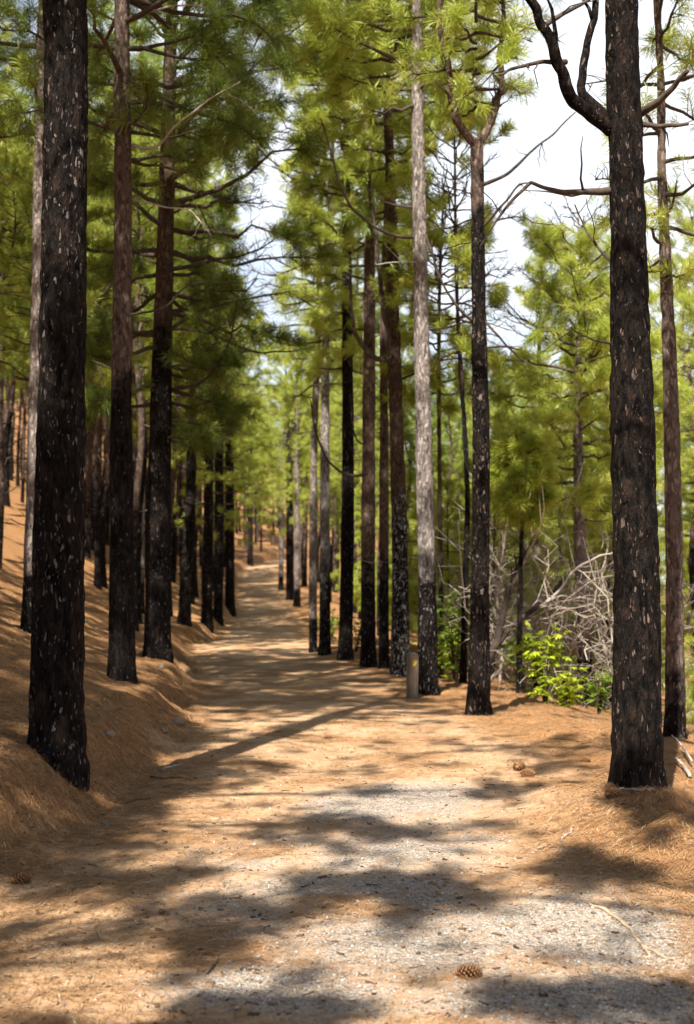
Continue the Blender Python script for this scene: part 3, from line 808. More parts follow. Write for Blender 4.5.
# ------------------------------------------------------------------ ground and path
GRAVEL = []
for (px, py, rx, ry, a) in [(395, 800, 100, 24, 1.0), (250, 856, 90, 16, .45), (390, 850, 150, 22, .62), (330, 895, 170, 26, .5), (440, 945, 190, 46, .6), (610, 930, 130, 42, 1.0), (650, 1005, 120, 40, 1.0), (310, 990, 150, 34, .55), (500, 1000, 140, 30, .6)]:
    g_ = ground_hit(px, py); d_ = g_[1]
    GRAVEL.append(((g_[0], g_[1], d_), 0, rx * d_ / FPX, ry * d_ * d_ / (FPX * CAMH), a))
def gmasks(x, y):
    sL = XL(y) - x; sR = x - XR(y)
    e = np.maximum(sL, sR)
    wob = .28 * fbm(x * 1.1, y * 1.1, oct=3, seed=31)
    path = sstep(.25, -.55, e + wob)
    g = np.zeros_like(x)
    for (px, py, rx, ry, a) in GRAVEL:
        gx, gy, d = px
        g = np.maximum(g, a * np.exp(-(((x - gx) / rx) ** 2 + ((y - gy) / ry) ** 2) ** 1.3))
    g = np.clip(g * (1 + .5 * fbm(x * 1.3, y * 1.3, oct=3, seed=41)) + .22 * fbm(x * 2.3, y * 2.3, oct=3, seed=43) * sstep(14, 9, y), 0, 1)
    return path, g

def grid_rows():
    ys = [-60.]
    while ys[-1] < 450:
        y = ys[-1]
        st = 2.0 if y < 0 else (.35 if y < 4 else max(.035, .0048 * y) if y < 60 else .02 * y)
        ys.append(y + st)
    return np.array(ys)
YS = grid_rows()
def offs():
    o = [0.]
    while o[-1] < 260: o.append(o[-1] + max(.045, .045 * (o[-1] + .2) if o[-1] > 1.2 else .045))
    return np.array(o)
OF = offs()
NP_ = 76
def sheet(name, Xf, mat, label):
    X = Xf(YS); Y = np.repeat(YS[:, None], X.shape[1], 1)
    Z = terr(X.ravel(), Y.ravel()).reshape(X.shape)
    return X, Y, Z
def sheet_faces(nr, nc, base=0):
    i, j = np.meshgrid(np.arange(nr - 1), np.arange(nc - 1), indexing='ij')
    return base + np.stack([i * nc + j, i * nc + j + 1, (i + 1) * nc + j + 1, (i + 1) * nc + j], -1).reshape(-1, 4)

def ground_material():
    t = NT('needle_litter_and_gravel')
    c = t.coord('Object')
    path = t.attr('path'); gv = t.attr('gravel')
    n1 = t.noise(c, 1.1, 5, .62); n2 = t.noise(c, 9, 5, .7); n3 = t.noise(c, 60, 3, .7)
    st1 = t.noise(t.coord('Object', (90, 14, 30)), 1, 3, .7, .8); st2 = t.noise(t.coord('Object', (16, 80, 30)), 1, 3, .7, .8)
    streak = t.math('MAXIMUM', st1, st2)
    lit = t.mix(t.mr(n2, .25, .75), (.155, .068, .025), (.34, .17, .068))
    lit = t.mix(t.mr(streak, .52, .74), lit, (.45, .27, .135))
    lit = t.mix(t.math('MULTIPLY', t.mr(n3, .35, .2), .75), lit, (.07, .035, .018))
    lit = t.mix(t.math('MULTIPLY', t.mr(n1, .52, .68), .45), lit, (.16, .085, .04))
    pth = t.mix(t.mr(n2, .25, .75), (.36, .215, .115), (.56, .375, .225))
    pth = t.mix(t.math('MULTIPLY', t.mr(streak, .52, .75), .6), pth, (.52, .36, .22))
    pth = t.mix(t.math('MULTIPLY', t.mr(n1, .44, .58), .75), pth, lit)
    pth = t.mix(t.math('MULTIPLY', t.mr(n3, .38, .25), .5), pth, (.12, .07, .04))
    vo = t.voro(c, 55); vs = t.n('ShaderNodeSeparateColor'); t.l(vo.outputs['Color'], vs.inputs[0])
    vo2 = t.voro(c, 120); vs2 = t.n('ShaderNodeSeparateColor'); t.l(vo2.outputs['Color'], vs2.inputs[0])
    gc = t.ramp(vs.outputs[0], [(0, (.12, .11, .095)), (.3, (.30, .27, .235)), (.65, (.45, .415, .365)), (1, (.60, .56, .50))])
    gc2 = t.ramp(vs2.outputs[0], [(0, (.22, .175, .135)), (.5, (.40, .34, .275)), (1, (.56, .50, .43))])
    gc = t.mix(t.mr(n3, .42, .58), gc, gc2)
    gc = t.mix(t.math('MULTIPLY', t.mr(vo.outputs['Distance'], .45, .75), .6), gc, (.17, .12, .085))
    gm = t.math('MULTIPLY', t.mr(t.math('ADD', gv, t.mr(n2, .3, .7, -.3, .3)), .2, .8), .85)
    col = t.mix(path, lit, pth)
    col = t.mix(gm, col, gc)
    h = t.math('ADD', t.math('MULTIPLY', n3, .5), t.math('ADD', n2, t.math('MULTIPLY', streak, .5)))
    hv = t.math('MULTIPLY', t.mr(vo.outputs['Distance'], .0, .6, 1, 0), gm)
    t.principled(col, .95, t.bump(t.math('ADD', h, hv), .8, .02), spec=.1)
    return t.m
GM = ground_material()
U_ = np.linspace(0, 1, NP_)
xl, xr = XL(YS)[:, None], XR(YS)[:, None]
pX = xl + (xr - xl) * U_[None]; pY = np.repeat(YS[:, None], NP_, 1)
def sheet_obj(name, parts, label):
    V = []; F = []; n = 0; a = []; b = []
    for X, Y in parts:
        Z = terr(X.ravel(), Y.ravel())
        V.append(np.stack([X.ravel(), Y.ravel(), Z], -1)); F.append(sheet_faces(*X.shape, n)); n += X.size
        p, g = gmasks(X.ravel(), Y.ravel()); a.append(p); b.append(g)
    o = mesh_np(name, np.vstack(V), F, GM, None, True, None, {'path': np.concatenate(a), 'gravel': np.concatenate(b)})
    tag(o, label, None, kind='structure'); return o
sheet_obj('path', [(pX, pY)], 'dusty orange brown track strewn with needles and grey gravel')
gl = xl - OF[::-1][None]; gr = xr + OF[None]
yy = np.repeat(YS[:, None], len(OF), 1)
sheet_obj('ground', [(gl, yy), (gr, yy)], 'sloping forest floor covered with fallen brown pine needles')

# ---------- loose litter: stones, needles (nobody could count them)
def litter_mat(name, stops, rough=.9):
    t = NT(name); col = t.ramp(t.attr('tint'), stops)
    n = t.noise(t.coord('Object'), 160, 2)
    col = t.mix(t.mr(n, .3, .7, 0, .5), col, (.10, .08, .06))
    t.principled(col, rough, spec=.15); return t.m
STONE = litter_mat('gravel_stone', [(0, (.08, .075, .07)), (.35, (.29, .265, .235)), (.7, (.45, .415, .37)), (1, (.66, .63, .58))])
NEEDLE_DRY = litter_mat('dry_needle', [(0, (.13, .06, .022)), (.4, (.34, .17, .065)), (.75, (.52, .32, .15)), (1, (.68, .53, .34))])

def sample_ground(n, d0, d1, rng, spread=1.15):
    """points over the floor in view, thinning with distance"""
    d = d0 * (d1 / d0) ** rng.uniform(0, 1, n)
    x = d * rng.uniform(-.25 * spread, .25 * spread, n)
    return x, d

rng = np.random.default_rng(5)
x, y = sample_ground(90000, 4.3, 15, rng)
_, g = gmasks(x, y)
ok = rng.uniform(0, 1, len(x)) < np.clip(g * .9 + .06, 0, 1) * sstep(16, 7, y) * (XL(y) - .1 < x)
x, y = x[ok], y[ok]; n = len(x)
r = .0026 + .0085 * rng.uniform(0, 1, n) ** 4
oct_ = np.array([[1, 0, 0], [0, 1, 0], [-1, 0, 0], [0, -1, 0], [0, 0, 1], [0, 0, -1]], float)
of = np.array([[0, 1, 4], [1, 2, 4], [2, 3, 4], [3, 0, 4], [1, 0, 5], [2, 1, 5], [3, 2, 5], [0, 3, 5]])
a = rng.uniform(0, 6.28, n); ca, sa = np.cos(a), np.sin(a)
pts = oct_[None] * (1 + rng.uniform(-.35, .35, (n, 6, 1))) * np.stack([r * rng.uniform(.8, 1.5, n), r, r * rng.uniform(.4, .8, n)], -1)[:, None]
pts = pts + rng.normal(0, .12, pts.shape) * r[:, None, None]
pr = np.stack([pts[..., 0] * ca[:, None] - pts[..., 1] * sa[:, None], pts[..., 0] * sa[:, None] + pts[..., 1] * ca[:, None], pts[..., 2]], -1)
Vs = pr + np.stack([x, y, terr(x, y) + r * .25], -1)[:, None]
Fs = (np.arange(n)[:, None, None] * 6 + of[None]).reshape(-1, 3)
o = mesh_np('gravel_stones', Vs.reshape(-1, 3), [Fs], STONE, None, False, None, {'tint': np.repeat(np.clip(rng.normal(.5, .22, n), 0, 1), 6)})
tag(o, 'loose grey gravel scattered over the near part of the track', None, kind='stuff')

x, y = sample_ground(250000, 4.3, 26, rng)
p, g = gmasks(x, y)
ok = rng.uniform(0, 1, len(x)) < np.clip(.9 - .5 * p - .75 * g, .05, 1)
x, y = x[ok], y[ok]; n = len(x)
a = rng.uniform(0, 6.28, n); L = rng.uniform(.05, .14, n) * .5; w = .0011 + .00012 * y
dx, dy = np.cos(a) * L, np.sin(a) * L; nx, ny = -np.sin(a) * w, np.cos(a) * w
z0 = terr(x - dx, y - dy) + rng.uniform(.001, .012, n); z1 = terr(x + dx, y + dy) + rng.uniform(.001, .016, n); zm = (z0 + z1) / 2 + rng.uniform(-.002, .008, n)
bx, by = x + nx * rng.uniform(-6, 6, n), y + ny * rng.uniform(-6, 6, n)
Vn = np.stack([np.stack([x - dx, y - dy, z0], -1), np.stack([bx + nx, by + ny, zm], -1), np.stack([x + dx, y + dy, z1], -1), np.stack([bx - nx, by - ny, zm], -1)], 1)
o = mesh_np('needle_litter', Vn.reshape(-1, 3), [np.arange(n * 4).reshape(-1, 4)], NEEDLE_DRY, None, False, None, {'tint': np.repeat(np.clip(rng.normal(.48, .22, n), 0, 1), 4)})
tag(o, 'fallen dry pine needles lying over bank and track', None, kind='stuff')

x, y = sample_ground(1900, 4.4, 18, rng); n = len(x)
a = rng.uniform(0, 6.28, n); L = rng.uniform(.004, .018, n) * np.where(rng.uniform(0, 1, n) < .25, 2.2, 1); w = np.where(L > .03, .0022, L * rng.uniform(.3, .7, n))
ux, uy = np.cos(a), np.sin(a); z = terr(x, y) + .004; tl = rng.normal(0, .004, (n, 4))
Vd = np.stack([np.stack([x + ux * L * p - uy * w * q, y + uy * L * p + ux * w * q, z + .004 * (1 - abs(p)) + tl[:, k]], -1) for k, (p, q) in enumerate([(-1, -.7), (1, -1), (.9, .8), (-1.1, 1)])], 1)
Vd = np.concatenate([Vd, Vd - np.array([0, 0, .004])], 1)
fd = np.array([[0, 1, 2, 3], [7, 6, 5, 4], [0, 4, 5, 1], [1, 5, 6, 2], [2, 6, 7, 3], [3, 7, 4, 0]])
CHIP = litter_mat('bark_chip', [(0, (.05, .03, .02)), (.4, (.17, .09, .05)), (.75, (.32, .20, .11)), (1, (.55, .43, .31))])
o = mesh_np('bark_litter', Vd.reshape(-1, 3), [(np.arange(n)[:, None, None] * 8 + fd[None]).reshape(-1, 4)], CHIP, None, False, None, {'tint': np.repeat(np.clip(rng.normal(.4, .28, n), 0, 1), 8)})
tag(o, 'bark chips, cone scales and broken twigs strewn over the floor', None, kind='stuff')

# heaps of standing needles along bank toe, trunk feet and the mound
x = []; y = []
for (cx, cy, sx, sy, m) in [(-2.0, 9.6, .35, .45, 2600), (-1.75, 10.6, .22, .8, 2600), (-1.95, 8.4, .35, .7, 2600), (2.1, 9.1, .5, .7, 3500), (2.3, 10.6, .4, .3, 1500), (-1.8, 13.5, .3, 1.5, 2000)]:
    x.append(rng.normal(cx, sx, m)); y.append(rng.normal(cy, sy, m))
x = np.concatenate(x); y = np.concatenate(y); ok = (x < XL(y) + .05) | (x > XR(y) - .1); x, y = x[ok], y[ok]; n = len(x)
P0 = np.stack([x, y, terr(x, y) - .005], -1)
D0 = np.stack([rng.normal(.15, .6, n), rng.normal(-.2, .5, n), rng.uniform(.1, .75, n)], -1); D0 /= np.linalg.norm(D0, axis=1)[:, None]
Ln = rng.uniform(.025, .075, n)[:, None]; sd = np.cross(D0, rng.normal(size=(n, 3))); sd /= np.linalg.norm(sd, axis=1)[:, None]
Vn = np.stack([P0 + sd * .0014, P0 + D0 * Ln + np.array([0, 0, -.01]), P0 - sd * .0014], 1)
o = mesh_np('needle_tufts', Vn.reshape(-1, 3), [np.arange(n * 3).reshape(-1, 3)], NEEDLE_DRY, None, False, None, {'tint': np.repeat(np.clip(rng.normal(.35, .2, n), 0, 1), 3)})
tag(o, 'bristling dry needle drifts round trunk feet and along the bank', None, kind='stuff')

# ------------------------------------------------------------------ trail post
def box_bm(mb, c, s, taper=1.0):
    x, y, z = s[0] / 2, s[1] / 2, s[2]
    V = np.array([[-x, -y, 0], [x, -y, 0], [x, y, 0], [-x, y, 0], [-x * taper, -y * taper, z], [x * taper, -y * taper, z], [x * taper, y * taper, z], [-x * taper, y * taper, z]]) + np.array(c)
    mb.add(V, np.array([[0, 3, 2, 1], [4, 5, 6, 7], [0, 1, 5, 4], [1, 2, 6, 5], [2, 3, 7, 6], [3, 0, 4, 7]]))

def post_mat():
    t = NT('weathered_post_wood'); c = t.coord('Object', (14, 14, 1.6))
    n = t.noise(c, 3, 5, .7); n2 = t.noise(t.coord('Object'), 4, 3)
    col = t.mix(t.mr(n, .3, .7), (.12, .085, .06), (.27, .205, .15))
    col = t.mix(t.math('MULTIPLY', t.mr(n2, .5, .7), .5), col, (.12, .085, .06))
    t.principled(col, .88, t.bump(n, .7, .008), spec=.15); return t.m
pb = ground_hit(412, 699)
post = thing('trail_post', 'short squared wooden trail post with a yellow paint mark at the track edge', 'trail post', pb)
mb = MB()
import bmesh
bm = bmesh.new()
hw = .065
vs = [bm.verts.new((sx * hw, sy * hw, z + (.03 * (sy > 0) if z > .1 else 0))) for z in (-.25, .60) for sx, sy in ((-1, -1), (1, -1), (1, 1), (-1, 1))]
for f in ((3, 2, 1, 0), (4, 5, 6, 7), (0, 1, 5, 4), (1, 2, 6, 5), (2, 3, 7, 6), (3, 0, 4, 7)): bm.faces.new([vs[i] for i in f])
bmesh.ops.bevel(bm, geom=list(bm.edges), offset=.012, segments=2, affect='EDGES')
me = bpy.data.meshes.new('shaft'); bm.to_mesh(me); bm.free(); me.materials.append(post_mat())
sh = link(bpy.data.objects.new('shaft', me), post); sh.rotation_euler = (0, 0, .35)
t_ = NT('yellow_trail_paint'); nn = t_.noise(t_.coord('Object'), 60, 3)
t_.principled(t_.mix(t_.mr(nn, .45, .7), (.55, .40, .03), (.34, .25, .08)), .7)
mb = MB(); th = np.linspace(0, 2 * np.pi, 14, endpoint=False)
ov = np.stack([.030 * np.cos(th) * (1 + .2 * np.cos(3 * th)), 0 * th, .052 * np.sin(th) * (1 + .15 * np.sin(2 * th))], -1)
Vp = np.vstack([ov + [0, -hw - .003, .50], ov + [0, -hw + .004, .50]])
k = np.arange(14)
mm = mesh_np('paint_mark', Vp, [np.array([k]), np.stack([k, (k + 1) % 14, 14 + (k + 1) % 14, 14 + k], -1)], t_.m, post, False)
mm.rotation_euler = (0, 0, .35); mm['label'] = 'yellow paint mark'
post.rotation_euler = (0, .02, 0)

# ------------------------------------------------------------------ leafy shrubs on the right slope
def shrub(base, hgt, rad, n, mat, label, seed, leaf=.075, stems=7):
    rng = np.random.default_rng(seed)
    t = thing('leafy_shrub', label, 'shrub', base, 'leafy shrubs on the right slope')
    st = MB(); V = []; T = []
    for s in range(stems):
        a = rng.uniform(0, 6.28); q = rng.uniform(.3, 1) * rad
        P = wiggle(np.array([[0, 0, -.1], [.4 * q * math.cos(a), .4 * q * math.sin(a), hgt * .5], [q * math.cos(a), q * math.sin(a), hgt * rng.uniform(.7, 1.05)]]), .05, rng)
        P = spline(P, 9); st.tube(P, np.linspace(.012, .004, 9), 5)
        for k in range(n // stems):
            i = int(rng.uniform(.25, 1) * 8); p = P[i] + rng.normal(0, rad * .22, 3)
            tint = np.clip(rng.normal(.5, .25), 0, 1)
            # fan of 5 leaflets
            a0 = rng.uniform(0, 6.28); tilt = rng.normal(0, .35, 2)
            for f in range(5):
                aa = a0 + (f - 2) * .55; l = leaf * rng.uniform(.8, 1.25) * (1.15 - .12 * abs(f - 2))
                dv = np.array([math.cos(aa), math.sin(aa), tilt[0] * math.cos(aa) + tilt[1] * math.sin(aa) - .15])
                sd = np.array([-math.sin(aa), math.cos(aa), tilt[1] * .5]) * l * .24
                V += [p, p + dv * l * .55 + sd, p + dv * l + np.array([0, 0, -.015]), p + dv * l * .55 - sd]; T += [tint] * 4
    st.build('stem', TWIG, t)
    V = np.array(V); mesh_np('leaves', V, [np.arange(len(V)).reshape(-1, 4)], mat, t, False, None, {'tint': np.array(T)})
    return t
def on(px, d):
    x = (px - CX) / FPX * d; return np.array([x, d, tz(x, d)])
shrub(on(545, 19.0), 1.15, .34, 170, LEAF, 'bright lime green leafy shrub at the rim of the right slope', 1, .09)
shrub(on(566, 18.8), .55, .36, 100, LEAF, 'low lime green shrub spreading right of the tallest bright shrub', 2)
shrub(on(597, 19.2), .6, .36, 100, LEAF2, 'deeper green shrub beside the big black trunk on the right', 3)
shrub(on(522, 21), 1.0, .4, 110, LEAF2, 'green shrub behind the thin charred sapling on the right slope', 4)
shrub(on(455, 22.5), 1.5, .5, 240, LEAF2, 'tall green shrub between the grey flaked pine and the forked pine', 5)
shrub(on(440, 23.5), .8, .5, 150, LEAF, 'yellow-green shrub low behind the grey flaked pine', 6)
shrub(on(356, 30.5), .9, .4, 110, LEAF2, 'small green shrub glimpsed between two charred trunks of the right row', 7)
shrub(on(333, 35), 1.0, .5, 110, LEAF2, 'small green shrub behind the pale pines at the left end of the right row', 8)

# ------------------------------------------------------------------ dead wood on the right slope
def dead(name, label, cat, d, mainpts, r0, r1, mat, limbs=(), seed=0, twigs=10, group=None):
    rng = np.random.default_rng(seed + 900)
    b = at(mainpts[0][0], mainpts[0][1], d)
    t = thing(name, label, cat, b, group)
    bough(t, b, d, mainpts, r0, r1, mat, 0, seed, twigs, name='stem', seg=9)
    for i, (pts, q0, q1, dd, m) in enumerate(limbs):
        bough(t, b, d, pts, q0, q1, m, dd, seed * 10 + i, 5, name='branch', seg=6)
    return t
dead('fallen_tree', 'dead dark leaning tree with arched boughs on the right slope, bare pale twigs', 'dead tree', 21,
     [(486, 665), (497, 640), (503, 610), (512, 580), (527, 552), (542, 520)], .07, .02, DEADDARK,
     [([(497, 645), (515, 622), (545, 603), (565, 580), (590, 558), (610, 553)], .05, .012, .5, DEADDARK),
      ([(512, 585), (520, 570), (535, 540), (545, 525)], .03, .01, -.6, DEADWOOD),
      ([(545, 603), (562, 588), (574, 570), (600, 556), (616, 552)], .028, .01, -.4, DEADWOOD),
      ([(527, 552), (520, 535), (500, 525), (488, 523)], .02, .008, .2, DEADWOOD),
      ([(540, 606), (560, 596), (570, 598), (580, 597)], .018, .007, -.5, DEADWOOD)], 3, 18)
dead('dead_branch', 'bleached crooked branch curling behind the big black trunk on the right', 'dead branch', 22.5,
     [(606, 655), (600, 625), (606, 600), (602, 572), (608, 545), (600, 525)], .03, .01, DEADWOOD,
     [([(600, 625), (590, 610), (585, 590), (590, 570)], .018, .006, .3, DEADWOOD)], 4, 10, 'bleached dead branches')
dead('dead_branch', 'pale fallen branch slanting down left of the lime shrub', 'dead branch', 21.5,
     [(488, 682), (502, 668), (520, 655), (540, 640), (548, 628)], .035, .012, DEADWOOD,
     [([(502, 668), (512, 650), (520, 640), (535, 630)], .02, .007, .2, DEADWOOD)], 5, 10, 'bleached dead branches')
dead('dead_branch', 'dark thin bough drooping across the grey pine beyond the lime shrub', 'dead branch', 21.8,
     [(548, 615), (572, 632), (595, 650), (608, 666), (612, 690)], .022, .012, DEADDARK, [], 6, 6, 'bleached dead branches')
dead('dead_branch', 'short white crook of dead branch hanging above the lime shrub', 'dead branch', 22,
     [(578, 650), (566, 640), (560, 630), (567, 624), (573, 640), (580, 660)], .02, .012, DEADWOOD, [], 7, 4, 'bleached dead branches')
dead('dead_branch', 'twiggy grey dead top leaning between the forked pine and its thin neighbour', 'dead branch', 23,
     [(500, 690), (502, 640), (498, 590), (505, 540), (515, 500)], .03, .008, BRUSHWOOD,
     [([(498, 590), (490, 570), (480, 555)], .014, .006, .2, BRUSHWOOD), ([(502, 640), (515, 600), (535, 575)], .016, .006, .2, BRUSHWOOD)], 8, 22, 'bleached dead branches')

# brushwood thicket: uncountable bare twigs
rng = np.random.default_rng(12)
mb = MB()
for k in range(400):
    d = rng.uniform(20.5, 40) if k % 2 else rng.uniform(20, 27); px = rng.uniform(436, 690) if k % 3 == 0 else rng.uniform(486, 620)
    x = (px - CX) / FPX * d; z = tz(x, d)
    if x < XR(d) + 1.5: continue
    h = rng.uniform(.2, 3.1) if k % 2 else rng.uniform(.5, 2.2)
    ln = rng.uniform(.5, 1.7)
    a = rng.uniform(0, 6.28); el = rng.normal(.35, .5)
    dv = np.array([math.cos(a) * math.cos(el), math.sin(a) * math.cos(el), math.sin(el)])
    o = np.array([x, d, z + h - .3])
    P = wiggle(o + dv * ln * np.linspace(-.3, 1, 8)[:, None] + np.array([0, 0, 1]) * .35 * ln * (np.linspace(0, 1, 8) ** 2)[:, None] * rng.normal(0, 1), .22 * ln, rng, .9)
    mb.tube(P, np.linspace(rng.uniform(.005, .012), .003, 8), 4, False)
    for q in range(4):
        i = rng.integers(1, 7); e = P[i] + (dv + rng.normal(0, .8, 3)) * rng.uniform(.15, .5)
        mb.tube(np.array([P[i], (P[i] + e) / 2 + rng.normal(0, .04, 3), e]), [.008, .006, .004], 3, False)
o = mb.build('dead_brush', BRUSHWOOD)
tag(o, 'tangle of bare grey brown twigs filling the woods below the track', None, kind='stuff')

# ------------------------------------------------------------------ cones, sticks, stones on the floor
CONE = wood_mat('pine_cone_scales', (.16, .07, .03), (.50, .27, .13), 60)
def cone_mesh(rng, L=.105, R=.036):
    mb = MB(); n = 90
    for i in range(n):
        f = (i + .5) / n; a = i * 2.39996
        r = R * math.sin(math.pi * (.12 + .80 * f)) ** .7; x = (f - .5) * L
        o = np.array([x, r * .35 * math.cos(a), r * .35 * math.sin(a)])
        d = np.array([.45, math.cos(a), math.sin(a)]); d /= np.linalg.norm(d)
        s = np.array([0, -math.sin(a), math.cos(a)]); u = np.cross(d, s)
        l = r * .85; w = .0085
        V = np.array([o - s * w * .5, o + s * w * .5, o + d * l + s * w, o + d * l - s * w, o + d * l * .97 + u * .004])
        mb.add(V, np.array([[0, 1, 2, 3]]), np.array([[2, 1, 4], [0, 3, 4], [3, 2, 4], [1, 0, 4]]))
    P = np.array([[-L / 2, 0, 0], [0, 0, 0], [L / 2, 0, 0]]); mb.tube(P, [R * .3, R * .5, R * .2], 8)
    return mb
for i, (px, py, rz, sc, lab) in enumerate([
        (468, 979, .2, 1.0, 'open brown pine cone lying alone on the gravel at the front'),
        (519, 771, 1.2, 1.35, 'dark pine cone in a pair on the track, the left and larger one'),
        (527, 777, -.4, 1.1, 'dark pine cone in a pair on the track, the right and lower one'),
        (613, 799, .6, 1.25, 'dark pine cone at the foot of the big black trunk on the right'),
        (585, 762, .3, .9, 'small dark pine cone on the sunny needles left of the big right trunk'),
        (20, 884, .9, 1.1, 'dark pine cone on the shady needles at the left edge')]):
    g_ = ground_hit(px, py)
    o = cone_mesh(np.random.default_rng(i), .105, .034).build('pine_cone', CONE, None, False)
    o.location = g_ + np.array([0, 0, .026 * sc]); o.rotation_euler = (.3 * i, .1, rz); o.scale = (sc,) * 3
    tag(o, lab, 'pine cone', 'pine cones on the ground')

STICK = wood_mat('bleached_stick', (.30, .21, .13), (.55, .43, .30), 18)
def stick(name, pts, r0, r1, label, cat, mat=STICK, forks=(), lift=.01, seed=0, group=None):
    rng = np.random.default_rng(seed)
    W = np.array([ground_hit(*p) for p in pts]); W[:, 2] += lift
    b = W[0].copy(); n = 5 * len(pts); Q = spline(W - b, n)
    x, y = Q[:, 0] + b[0], Q[:, 1] + b[1]
    Q[:, 2] = np.maximum(Q[:, 2], terr(x, y) - b[2] + r0 * .5)
    mb = MB(); mb.tube(wiggle(Q, .006, rng), np.linspace(r0, r1, n) * (1 + .2 * vnoise(np.arange(n) * .9, np.arange(n) * 0.)), 7)
    for f in forks:
        Wf = np.array([ground_hit(*p) for p in f]); Wf[:, 2] += lift + .004
        mb.tube(spline(Wf - b, 8), np.linspace(r0 * .7, r1, 8), 6)
    o = mb.build(name, mat); o.location = b
    tag(o, label, cat, group); return o
stick('stick', [(589, 906), (610, 916), (628, 930), (640, 946), (655, 955), (684, 968)], .009, .004, 'long pale crooked stick lying on the gravel at the lower right', 'stick', forks=[[(640, 946), (650, 959), (645, 960)], [(628, 930), (618, 921), (604, 921)]], group='sticks on the ground')
stick('stick', [(690, 782), (684, 772), (676, 764)], .018, .012, 'thick pale broken branch end at the right edge', 'stick', DEADWOOD, lift=.05, seed=2, group='sticks on the ground')
stick('stick', [(692, 768), (682, 752), (672, 742)], .012, .008, 'grey branch lying behind the big black trunk at the right edge', 'stick', DEADWOOD, lift=.06, seed=3, group='sticks on the ground')
stick('stick', [(562, 840), (570, 834), (572, 832)], .010, .006, 'small pale wood chip on the needles below the right mound', 'stick', DEADWOOD, seed=4, group='sticks on the ground')
stick('stick', [(150, 779), (165, 780), (182, 779)], .014, .006, 'dark stick at the foot of the left bank', 'stick', DEADDARK, seed=5, group='sticks on the ground')
stick('stick', [(163, 770), (172, 768), (181, 766)], .016, .008, 'pale stick at the foot of the left bank above the dark one', 'stick', DEADWOOD, seed=6, group='sticks on the ground')
stick('stick', [(120, 806), (136, 802), (150, 800)], .009, .005, 'thin brown twig on the needles right of the thick left trunk', 'stick', DEADDARK, seed=7, group='sticks on the ground')
stick('stick', [(207, 978), (214, 968), (219, 962)], .006, .004, 'thin brown twig standing out on the lower left of the track', 'stick', DEADDARK, seed=8, group='sticks on the ground')
stick('stick', [(240, 974), (252, 972), (262, 972)], .008, .005, 'short dark twig on the gravel at the bottom of the track', 'stick', DEADDARK, seed=9, group='sticks on the ground')
stick('stick', [(618, 793), (630, 791), (650, 793)], .010, .008, 'white stripped stick against the foot of the big right trunk', 'stick', DEADWOOD, seed=10, group='sticks on the ground')

ROCK = litter_mat('pale_rock', [(0, (.16, .11, .07)), (1, (.32, .25, .18))])
def rock(px, py, s, label, seed):
    rng = np.random.default_rng(seed); g_ = ground_hit(px, py)
    bm = bmesh.new(); bmesh.ops.create_icosphere(bm, subdivisions=3, radius=1)
    sx, sy, sz = s * rng.uniform(.9, 1.4), s * rng.uniform(.7, 1.1), s * rng.uniform(.5, .8)
    for v in bm.verts:
        k = 1 + .28 * float(vnoise(v.co.x * 1.6 + seed, v.co.y * 1.6, v.co.z * 1.6)) + .1 * float(vnoise(v.co.x * 5 + seed, v.co.y * 5, v.co.z * 5))
        v.co = Vector((v.co.x * k * sx, v.co.y * k * sy, v.co.z * k * sz))
    me = bpy.data.meshes.new('rock'); bm.to_mesh(me); bm.free(); me.materials.append(ROCK)
    t = me.attributes.new('tint', 'FLOAT', 'POINT'); t.data.foreach_set('value', np.full(len(me.vertices), rng.uniform(0, 1), np.float32))
    o = link(bpy.data.objects.new('rock', me)); o.location = g_ + np.array([0, 0, sz * .3]); o.rotation_euler = (0, 0, rng.uniform(0, 6))
    tag(o, label, 'rock', 'stones on the floor')
for i, (px, py, s, lab) in enumerate([
        (163, 732, .06, 'pale lump of rock jutting from the left bank edge'), (178, 724, .075, 'largest buff stone in the broken edge of the left bank'),
        (62, 833, .035, 'small whitish stone below the thick left trunk'), (106, 826, .035, 'small grey stone right of the whitish one below the left trunk'),
        (160, 668, .07, 'pale stone on the bank right of the dark leafy pine'), (110, 736, .04, 'tiny white stone on the needles right of the thick left trunk'),
        (403, 972, .022, 'small rounded stone on the gravel left of the front pine cone'), (205, 640, .10, 'dark earthy stone beside the track at the foot of the black trio')]):
    rock(px, py, s, lab, 30 + i)

# ------------------------------------------------------------------ light, sky, camera
sv = Vector((SX * math.cos(EL), SY * math.cos(EL), math.sin(EL))).normalized()
L = bpy.data.lights.new('sun', 'SUN'); L.energy = 5.0; L.angle = math.radians(.5); L.color = (1, .95, .86)
lo = link(bpy.data.objects.new('sun', L)); lo.rotation_euler = sv.to_track_quat('Z', 'Y').to_euler()
W = bpy.data.worlds.new('World'); S.world = W; W.use_nodes = True
nt = W.node_tree; nt.nodes.clear()
out = nt.nodes.new('ShaderNodeOutputWorld'); bg = nt.nodes.new('ShaderNodeBackground'); bg.inputs['Strength'].default_value = .056
sky = nt.nodes.new('ShaderNodeTexSky'); sky.sky_type = 'NISHITA'; sky.sun_disc = False
sky.sun_elevation = EL; sky.sun_rotation = math.atan2(SX, SY); sky.dust_density = 2.0; sky.altitude = 900
tc = nt.nodes.new('ShaderNodeTexCoord'); mp = nt.nodes.new('ShaderNodeMapping'); mp.inputs['Scale'].default_value = (1, 1, 2.2)
cn = nt.nodes.new('ShaderNodeTexNoise'); cn.inputs['Scale'].default_value = 2.3; cn.inputs['Detail'].default_value = 7; cn.inputs['Roughness'].default_value = .58
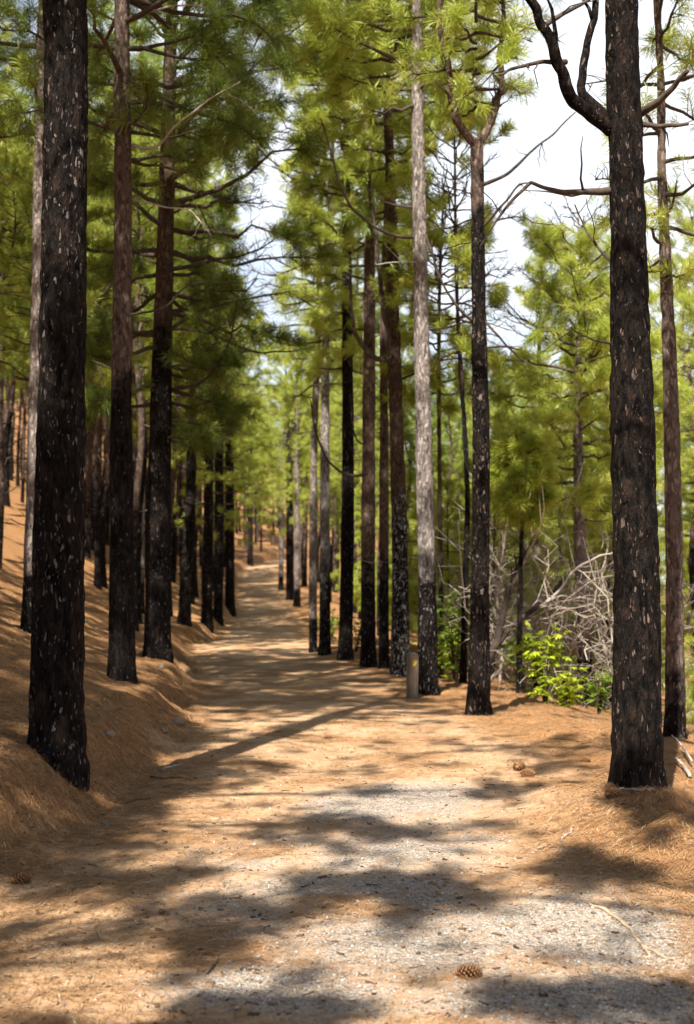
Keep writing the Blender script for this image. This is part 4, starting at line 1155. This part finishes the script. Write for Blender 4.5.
cr_ = nt.nodes.new('ShaderNodeValToRGB'); cr_.color_ramp.elements[0].position = .46; cr_.color_ramp.elements[1].position = .72
mx = nt.nodes.new('ShaderNodeMix'); mx.data_type = 'RGBA'; mx.inputs[7].default_value = (9.3, 9.8, 10.4, 1)
nt.links.new(tc.outputs['Generated'], mp.inputs[0]); nt.links.new(mp.outputs[0], cn.inputs['Vector'])
sx = nt.nodes.new('ShaderNodeSeparateXYZ'); nt.links.new(tc.outputs['Generated'], sx.inputs[0])
def wm_(op, a, b):
    n = nt.nodes.new('ShaderNodeMath'); n.operation = op
    for k, v_ in enumerate((a, b)):
        if isinstance(v_, (int, float)): n.inputs[k].default_value = v_
        else: nt.links.new(v_, n.inputs[k])
    return n.outputs[0]
bank = wm_('ADD', wm_('MULTIPLY', sx.outputs[1], .16), wm_('MULTIPLY', sx.outputs[0], .16))      # the cloud bank lies ahead and to the right
dens = wm_('ADD', cn.outputs['Fac'], wm_('SUBTRACT', bank, wm_('MULTIPLY', sx.outputs[2], .12)))
nt.links.new(dens, cr_.inputs[0])
nt.links.new(cr_.outputs[0], mx.inputs[0]); nt.links.new(sky.outputs[0], mx.inputs[6]); nt.links.new(mx.outputs[2], bg.inputs[0]); nt.links.new(bg.outputs[0], out.inputs[0])

cam = bpy.data.cameras.new('camera'); cam.sensor_fit = 'VERTICAL'; cam.sensor_height = 36; cam.lens = FPX * 36 / 1024
cam.clip_end = 3000; cam.dof.use_dof = True; cam.dof.focus_distance = 9.0; cam.dof.aperture_fstop = 2.8
co = link(bpy.data.objects.new('camera', cam)); co.location = (0, 0, CAMH); co.rotation_euler = (math.radians(90) + PITCH, 0, 0)
S.camera = co
S.view_settings.view_transform = 'Standard'; S.view_settings.look = 'None'; S.view_settings.gamma = 1; S.view_settings.exposure = 1.38
S.view_settings.use_curve_mapping = False
S.render.engine = 'CYCLES'
S.cycles.use_denoising = True
S.cycles.max_bounces = 7; S.cycles.diffuse_bounces = 4; S.cycles.transmission_bounces = 3; S.cycles.glossy_bounces = 1
S.cycles.sample_clamp_indirect = 4
